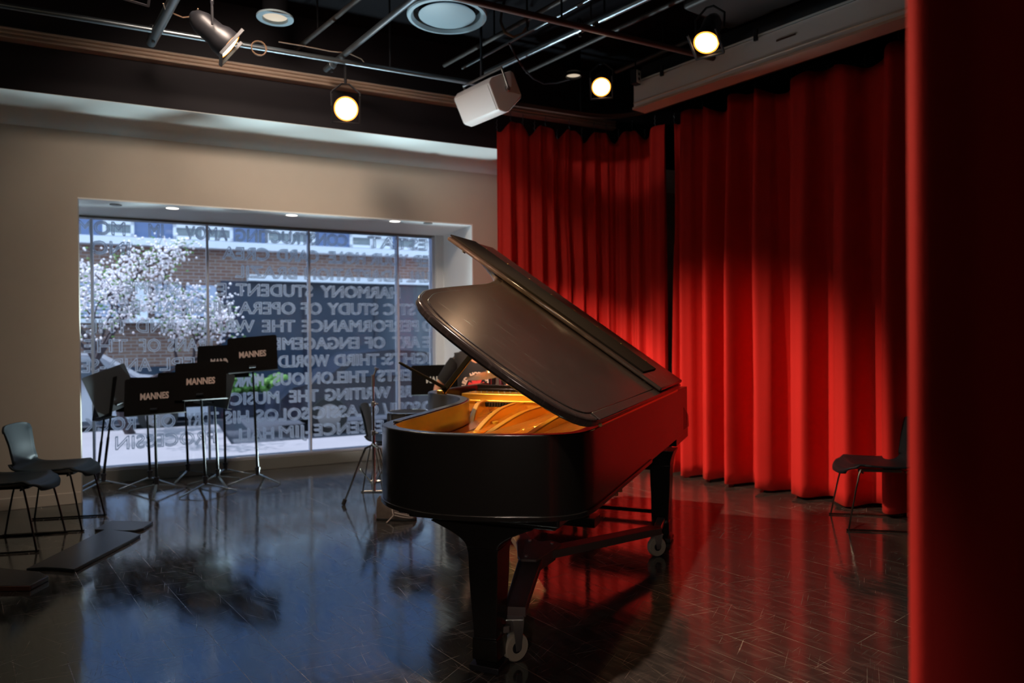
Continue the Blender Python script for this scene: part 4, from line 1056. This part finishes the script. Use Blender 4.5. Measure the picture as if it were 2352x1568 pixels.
stand(518, 1095, 513, 829, .53, .335, 2, -2, 'dark music stand half hidden behind the tallest desk', legang=.2)
stand(501, 1112, 492, 893, .42, .33, -18, 7, 'grey desked music stand behind the middle desk, tilted the other way', legang=-.9, m='standgrey', lm='logow')
stand(432, 1098, 425, 893, .56, .36, 2, -2, 'dark music stand hidden behind the two front desks, only its top corner showing', logo=False, legang=-1.57)
stand(345, 1115, 337, 905, .56, .33, 0, 0, 'dark music stand right behind the lowest front desk', logo=False, legang=-2.3)
stand(224, 1120, 240, 915, .44, .38, -40, -10, 'dark music stand at the left window edge turned half away with small pale lettering', legang=-1.9, m='stand', lm='logow', lsize=.05)
stand(238, 1123, 257, 894, .44, .39, 60, -17, 'grey tilted music stand without lettering in front of the left window edge', logo=False, legang=-1.9, m='standgrey')
stand(0, 0, 1010, 871, .56, .29, 0, -1, 'black music stand with white lettering beside the drummer, partly behind the piano', legang=.5, lm='logow', lsize=.085, depth=Vector((-.70, 6.95, 0)), name='music_stand')

# ------------------------------------------------------------------ panels lying on the floor at the left
def panel(pts, th, label, m=M['panel'], edge=None, rise=0):
    P = [onz(x, y, th) for x, y in pts]; org = P[0].copy(); org.z = 0
    t = thing('floor_panel', label, 'panel', org)
    o = MB().prism([((p-org).x, (p-org).y) for p in P], .001, th).build('board', m, t, bevel=.004)
    if edge:
        a = P[edge[0]]-org; b = P[edge[1]]-org; d = (b-a); n = Vector((d.y, -d.x, 0)).normalized()
        MB().prism([((a).x, a.y), (b.x, b.y), (b+n*.006).to_2d()[:], (a+n*.006).to_2d()[:]], .003, th-.002).build('edge_strip', M['panelwood'], t)
    return t
panel([(60, 1305), (243, 1214), (300, 1221), (323, 1226), (300, 1240), (170, 1307), (140, 1304), (100, 1302)], .022, 'large thin black board with irregular ends lying on the floor left of centre')
panel([(217, 1215), (238, 1203), (257, 1195), (352, 1197), (330, 1212), (310, 1217), (285, 1218)], .02, 'small curved black board on the floor below the music stands')
panel([(-60, 1318), (-30, 1300), (90, 1312), (112, 1322), (70, 1344), (-60, 1346)], .03, 'black board with a bare wooden front edge cut by the left edge of the view', edge=(5, 4))

# ------------------------------------------------------------------ drum corner
def cym_stand(loc, top, label, arm_to=None, cym=None):
    t = thing('cymbal_stand', label, 'cymbal stand', loc)
    H = top
    MB().cyl((0, 0, .10), (0, 0, .62), .014, n=12).build('lower_tube', M['chrome'], t)
    MB().cyl((0, 0, .58), (0, 0, .86), .011, n=12).build('middle_tube', M['chrome'], t)
    MB().cyl((0, 0, .84), (0, 0, H-.12), .008, n=12).build('upper_tube', M['chrome'], t)
    for z in (.60, .85): MB().cyl((0, 0, z-.02), (0, 0, z+.02), .02, n=12).cyl((0, 0, z), (.045, -.02, z), .008, n=8).build('height_clamp', M['steel'], t, bevel=.003)
    MB().cyl((0, 0, H-.15), (0, 0, H-.05), .014, n=10).cyl((0, 0, H-.08), (.03, 0, H), .008, n=8).cyl((.028, 0, H-.005), (.035, 0, H+.01), .02, n=12).build('tilter', M['steel'], t)
    for k in range(3):
        a = 3.5+2*PI*k/3; d = Vector((math.cos(a), math.sin(a), 0)); n = Vector((-d.y, d.x, 0))
        mb = MB()
        for s_ in (-1, 1):
            mb.tube([ZZ*.50+n*.014*s_, d*.07+ZZ*.47+n*.014*s_, d*.11+ZZ*.38+n*.014*s_, d*.22+ZZ*.10+n*.010*s_, d*.25+ZZ*.03+n*.006*s_], .007, 6)
        mb.tube([ZZ*.14, d*.115+ZZ*.30], .006, 6)
        l_ = mb.build('tripod_leg', M['chrome'], t)
        MB().cyl(d*.245+ZZ*.05, d*.262+ZZ*.004, .017, n=10).build('rubber_foot', M['rubber'], l_)
    return t
cym_stand((-1.20, 6.07, 0), 1.15, 'bare chrome cymbal stand on the floor left of the piano')
cs = cym_stand((-.19, 5.98, 0), 1.12, 'chrome cymbal stand behind the piano carrying the bronze cymbal')
cy = thing('cymbal', 'bronze cymbal tilted in front of the drummer shirt', 'cymbal', (-.185, 5.98, 1.115))
nrm = Vector((-.16, -.10, 1)).normalized()
MB().lathe([(.0, .028), (.03, .026), (.045, .008), (.10, .004), (.215, -.018), (.215, -.020), (.10, .001), (.045, .005), (0, .02)], (0, 0, 0), nrm, 40).build('cymbal_disc', M['cymbal'], cy)
MB().cyl(nrm*.025, nrm*.05, .012, n=10).build('wing_nut', M['steel'], cy)
dr = thing('snare_drum', 'snare drum with dark shell peeking over the piano rim near the window', 'drum', (-.90, 6.14, 0))
MB().lathe([(.175, .64), (.178, .64), (.178, .765), (.175, .765)], n=32).build('shell', M['shoedark'], dr)
MB().lathe([(.0, .772), (.17, .772), (.176, .765)], n=32).build('drum_head', M['shoedark'], dr)
for z in (.645, .772): MB().ring((0, 0, z), (0, 0, 1), .182, .005, 32, 6).build('hoop', M['chrome'], dr)
for k in range(8):
    a = 2*PI*k/8; MB().cyl((.188*math.cos(a), .188*math.sin(a), .66), (.188*math.cos(a), .188*math.sin(a), .76), .007, n=8).build('lug', M['chrome'], dr)
MB().cyl((0, 0, .3), (0, 0, .62), .012).build('stand_tube', M['chrome'], dr)
for k in range(3):
    a = .4+2*PI*k/3; MB().tube([(0, 0, .35), (.22*math.cos(a), .22*math.sin(a), .01)], .008, 6).build('stand_leg', M['chrome'], dr)
    MB().tube([(0, 0, .60), (.17*math.cos(a), .17*math.sin(a), .64)], .007, 6).build('basket_arm', M['chrome'], dr)
t = thing('equipment_case', 'red upright case with white lettering behind the drummer', 'case', (.06, 7.02, 0), .1)
MB().box((0, 0, .53), (.36, .2, 1.06)).build('case_body', M['red'], t, bevel=.02, seg=3)
text_mesh('case_lettering', 'W', .11, frame(Vector((0, 0, -1)), Vector((1, 0, 0)), Vector((0, -1, 0)), Vector((-.035, -.102, .98))), M['logow'], t, ext=.001, offset=.008)
text_mesh('case_lettering', 'M', .09, frame(Vector((0, 0, -1)), Vector((1, 0, 0)), Vector((0, -1, 0)), Vector((.02, -.102, .95))), M['logow'], t, ext=.001, offset=.008)
# sneaker on the floor
sh = thing('high_top_shoe', 'worn lace-up high top shoe lying by the piano tail', 'shoe', onz(910, 1193, 0), math.radians(-6))
def shoe_sec(x, w, h, z0=.012):
    return [Vector((x, w*math.cos(a), z0+h*max(0, math.sin(a)))) for a in [PI*k/12 for k in range(13)]] + [Vector((x, -w*.9, z0-.002)), Vector((x, 0, z0-.004)), Vector((x, w*.9, z0-.002))]
MB().loft([shoe_sec(*p) for p in ((-.155, .012, .10), (-.150, .026, .15), (-.13, .034, .175), (-.10, .038, .155), (-.06, .040, .115), (-.02, .041, .10), (.03, .043, .085), (.08, .047, .066), (.12, .043, .052), (.148, .028, .036), (.157, .008, .018))]).build('upper', M['shoecanvas'], sh)
MB().prism([(-.162, 0), (-.15, .032), (-.1, .041), (0, .043), (.08, .052), (.13, .045), (.158, .025), (.165, 0), (.158, -.025), (.13, -.045), (.08, -.052), (0, -.043), (-.1, -.041), (-.15, -.032)], .001, .018).build('sole', M['shoedark'], sh, bevel=.004)
for k in range(6):
    x = .09-.028*k; z = .072+.016*k; MB().tube([(x, -.034, z-.018), (x+.006, 0, z+.012), (x, .034, z-.018)], .0042, 6).build('lace', M['shoelace'], sh)
MB().tube([(-.02, -.042, .09), (-.005, -.062, .05), (-.03, -.08, .02), (-.045, -.115, .006)], .0045, 6).build('loose_lace', M['shoelace'], sh)
for dz_ in (0, .02):
    MB().tube([(.0, -.047, .045+dz_), (.06, -.051, .034+dz_), (.11, -.049-dz_*.1, .028+dz_*.8), (.14, -.036, .026+dz_*.4)], .0045, 6).build('side_stripe', M['shoelace'], sh)
MB().prism([(-.02, -.02), (-.02, .02), (-.10, .03), (-.10, -.03)], .15, .155).build('tongue', M['shoedark'], sh)

# ------------------------------------------------------------------ drummer
pr = thing('person', 'seated person in black t-shirt with red star print, head hidden by the piano lid', 'person', (-.335, 6.62, 0))
def skinned(name, nodes, edges, m, parent, levels=2, root=0):
    me = bpy.data.meshes.new(name); me.from_pydata([n[0] for n in nodes], edges, []); me.update()
    o = bpy.data.objects.new(name, me); COL.objects.link(o)
    sk = o.modifiers.new('skin', 'SKIN'); su = o.modifiers.new('sub', 'SUBSURF'); su.levels = levels; su.render_levels = levels
    bm = bmesh.new(); bm.from_mesh(me); lay = bm.verts.layers.skin.verify(); bm.verts.ensure_lookup_table()
    for i, n in enumerate(nodes):
        r = n[1]; bm.verts[i][lay].radius = r if isinstance(r, tuple) else (r, r)
        bm.verts[i][lay].use_root = (i == root)
    bm.to_mesh(me); bm.free()
    dg = bpy.context.evaluated_depsgraph_get(); dg.update(); me2 = bpy.data.meshes.new_from_object(o.evaluated_get(dg))
    bpy.data.objects.remove(o); me2.materials.clear(); me2.materials.append(m)
    for p in me2.polygons: p.use_smooth = True
    o = bpy.data.objects.new(name, me2); COL.objects.link(o)
    if parent: o.parent = parent
    return o
# the person faces -y; his right hand side is towards -x of the picture
nodes = [((0, .05, .62), (.15, .11)), ((0, .04, .80), (.13, .10)), ((0, .01, 1.0), (.145, .10)), ((0, .0, 1.17), (.13, .09)), ((0, .0, 1.29), (.055, .055)), ((0, -.02, 1.35), (.052, .052)),
 ((0, -.03, 1.45), (.08, .095)), ((0, -.02, 1.55), (.078, .092)),
 ((-.17, .0, 1.215), (.055, .055)), ((-.27, .0, 1.10), (.047, .047)), ((-.365, -.04, .95), (.040, .040)), ((-.36, -.16, .90), (.036, .036)), ((-.30, -.30, .86), (.026, .026)), ((-.28, -.36, .85), (.03, .018)),
 ((.17, .0, 1.215), (.055, .055)), ((.255, .0, 1.10), (.047, .047)), ((.32, -.04, .95), (.040, .040)), ((.30, -.18, .90), (.036, .036)), ((.22, -.30, .86), (.026, .026)), ((.20, -.36, .85), (.03, .018)),
 ((-.10, -.02, .58), (.09, .085)), ((-.20, -.40, .52), (.062, .062)), ((-.21, -.42, .28), (.05, .05)), ((-.21, -.40, .09), (.036, .036)), ((-.22, -.52, .05), (.035, .03)),
 ((.10, -.02, .58), (.09, .085)), ((.20, -.40, .52), (.062, .062)), ((.21, -.42, .28), (.05, .05)), ((.21, -.40, .09), (.036, .036)), ((.22, -.52, .05), (.035, .03))]
edges = [(0, 1), (1, 2), (2, 3), (3, 4), (4, 5), (5, 6), (6, 7), (3, 8), (8, 9), (9, 10), (10, 11), (11, 12), (12, 13), (3, 14), (14, 15), (15, 16), (16, 17), (17, 18), (18, 19), (0, 20), (20, 21), (21, 22), (22, 23), (23, 24), (0, 25), (25, 26), (26, 27), (27, 28), (28, 29)]
skinned('body', nodes, edges, M['skin'], pr)
def ell(cx, cy, z, a, b, n=28, p=2.4, front=0):
    out = []
    for k in range(n):
        t_ = 2*PI*k/n; c_, s_ = math.cos(t_), math.sin(t_)
        out.append(Vector((cx+a*math.copysign(abs(c_)**(2/p), c_), cy+b*math.copysign(abs(s_)**(2/p), s_), z)))
    return out
rows = [ell(0, .05, .60, .185, .14), ell(0, .045, .70, .18, .145), ell(0, .03, .85, .175, .14), ell(0, .01, 1.0, .18, .135), ell(0, .0, 1.10, .185, .13), ell(0, .0, 1.15, .205, .125), ell(0, 0, 1.205, .215, .115), ell(0, 0, 1.25, .20, .10), ell(0, 0, 1.285, .155, .09), ell(0, -.005, 1.31, .095, .088, p=2)]
for j_, k_ in ((-1, .135), (-2, .115), (-3, .075), (-4, .04), (-5, .015)):
    for q_ in rows[j_]:
        if q_.y < 0: q_.z -= k_*max(0, 1-(q_.x/.105)**2); q_.y -= k_*.12
sm = MB().grid(rows, True).build('t_shirt', M['shirt'], pr, ang=180)
for sg in (-1, 1):
    mb = MB()
    def rg(c, d, r, n=16):
        d = Vector(d).normalized(); x = d.orthogonal().normalized(); y = d.cross(x); return [Vector(c)+(x*math.cos(2*PI*k/n)+y*math.sin(2*PI*k/n))*r for k in range(n)]
    d = Vector((.62*sg, 0, -.78))
    cs_ = [((.10, 1.215), .080), ((.15, 1.21), .086), ((.19, 1.175), .078), ((.23, 1.13), .074), ((.27, 1.07), .070), ((.30, 1.025), .069), ((.318, .995), .070)]
    mb.grid([rg((c_[0]*sg, -.004, c_[1]), Vector((.35*sg, 0, -.25)).lerp(d, min(1, n_/3)), r_) for n_, (c_, r_) in enumerate(cs_)], True)
    mb.build('sleeve', M['shirt'], sm, ang=180)
skinned('trousers', [((0, .06, .63), (.16, .12)), ((-.10, -.02, .59), (.10, .095)), ((-.20, -.40, .53), (.075, .075)), ((-.21, -.42, .28), (.065, .065)), ((-.21, -.41, .12), (.055, .055)), ((.10, -.02, .59), (.10, .095)), ((.20, -.40, .53), (.075, .075)), ((.21, -.42, .28), (.065, .065)), ((.21, -.41, .12), (.055, .055))], [(0, 1), (1, 2), (2, 3), (3, 4), (0, 5), (5, 6), (6, 7), (7, 8)], M['jeans'], pr)
hr = MB().sphere((0, -.005, 1.545), .105, 16, 10, (.92, 1.05, .95)).build('hair', M['hair'], pr)
for sg in (-1, 1):
    MB().sphere((.034*sg, -.118, 1.49), .012, 8, 6).build('eye', M['ivory'], pr)
    MB().sphere((.092*sg, -.02, 1.475), .026, 8, 6, (.4, .8, 1.2)).build('ear', M['skin'], pr)
    for f in range(4):
        bx_ = (-.28 if sg < 0 else .20)+(f-1.5)*.018; MB().tube([(bx_, -.37, .85), (bx_, -.42, .852), (bx_, -.43, .83), (bx_, -.41, .818)], [.009, .0085, .008, .007], 7).build('finger', M['skin'], pr)
    bx_ = (-.28 if sg < 0 else .20); MB().tube([(bx_-.03*sg, -.36, .845), (bx_-.04*sg, -.395, .835), (bx_-.02*sg, -.42, .84)], [.011, .009, .008], 7).build('thumb', M['skin'], pr)
MB().add([Vector(p) for p in ((-.012, -.118, 1.455), (.012, -.118, 1.455), (0, -.145, 1.458), (0, -.12, 1.50))], [(0, 1, 2), (0, 2, 3), (1, 3, 2)]).build('nose', M['skin'], pr)
# print on the shirt: circle of letters and an eight armed red star
cz, cyf = .955, -.131
word = 'RED HOT CHILI PEPPERS '
for i, ch in enumerate(word):
    if ch == ' ': continue
    a = math.radians(90-(i-5.2)*16.4); rr = .118
    p = Vector((rr*math.cos(a)+.005, cyf-.004, cz+rr*math.sin(a))); tx = Vector((math.sin(a), 0, -math.cos(a))); ty = Vector((math.cos(a), 0, math.sin(a)))
    text_mesh('print_letter', ch, .05, frame(tx, ty, Vector((0, -1, 0)), p), M['cream'], sm, ext=.001, offset=.003)
mb = MB()
for k in range(4):
    a = math.radians(22.5+k*45); d = Vector((math.cos(a), 0, math.sin(a))); n = Vector((-math.sin(a), 0, math.cos(a)))
    mb.hexa([Vector((.005, cyf-.003-.002*q-.0004*k, cz))+d*x_+n*y_ for q in (0, 1) for x_, y_ in ((-.082, -.02), (.082, -.02), (.082, .02), (-.082, .02))])
mb.build('print_star', M['red'], sm, smooth=False)
t = thing('drum_throne', 'round black drum throne under the seated person', 'stool', (-.335, 6.69, 0))
MB().lathe([(0, .46), (.16, .46), (.17, .48), (.17, .52), (.15, .535), (0, .535)], n=28).build('seat', M['black'], t)
MB().cyl((0, 0, .12), (0, 0, .46), .016).build('post', M['chrome'], t)
for k in range(3):
    a = 2*PI*k/3+.5; MB().tube([(0, 0, .3), (.22*math.cos(a), .22*math.sin(a), .012)], .009, 6).build('leg', M['chrome'], t)
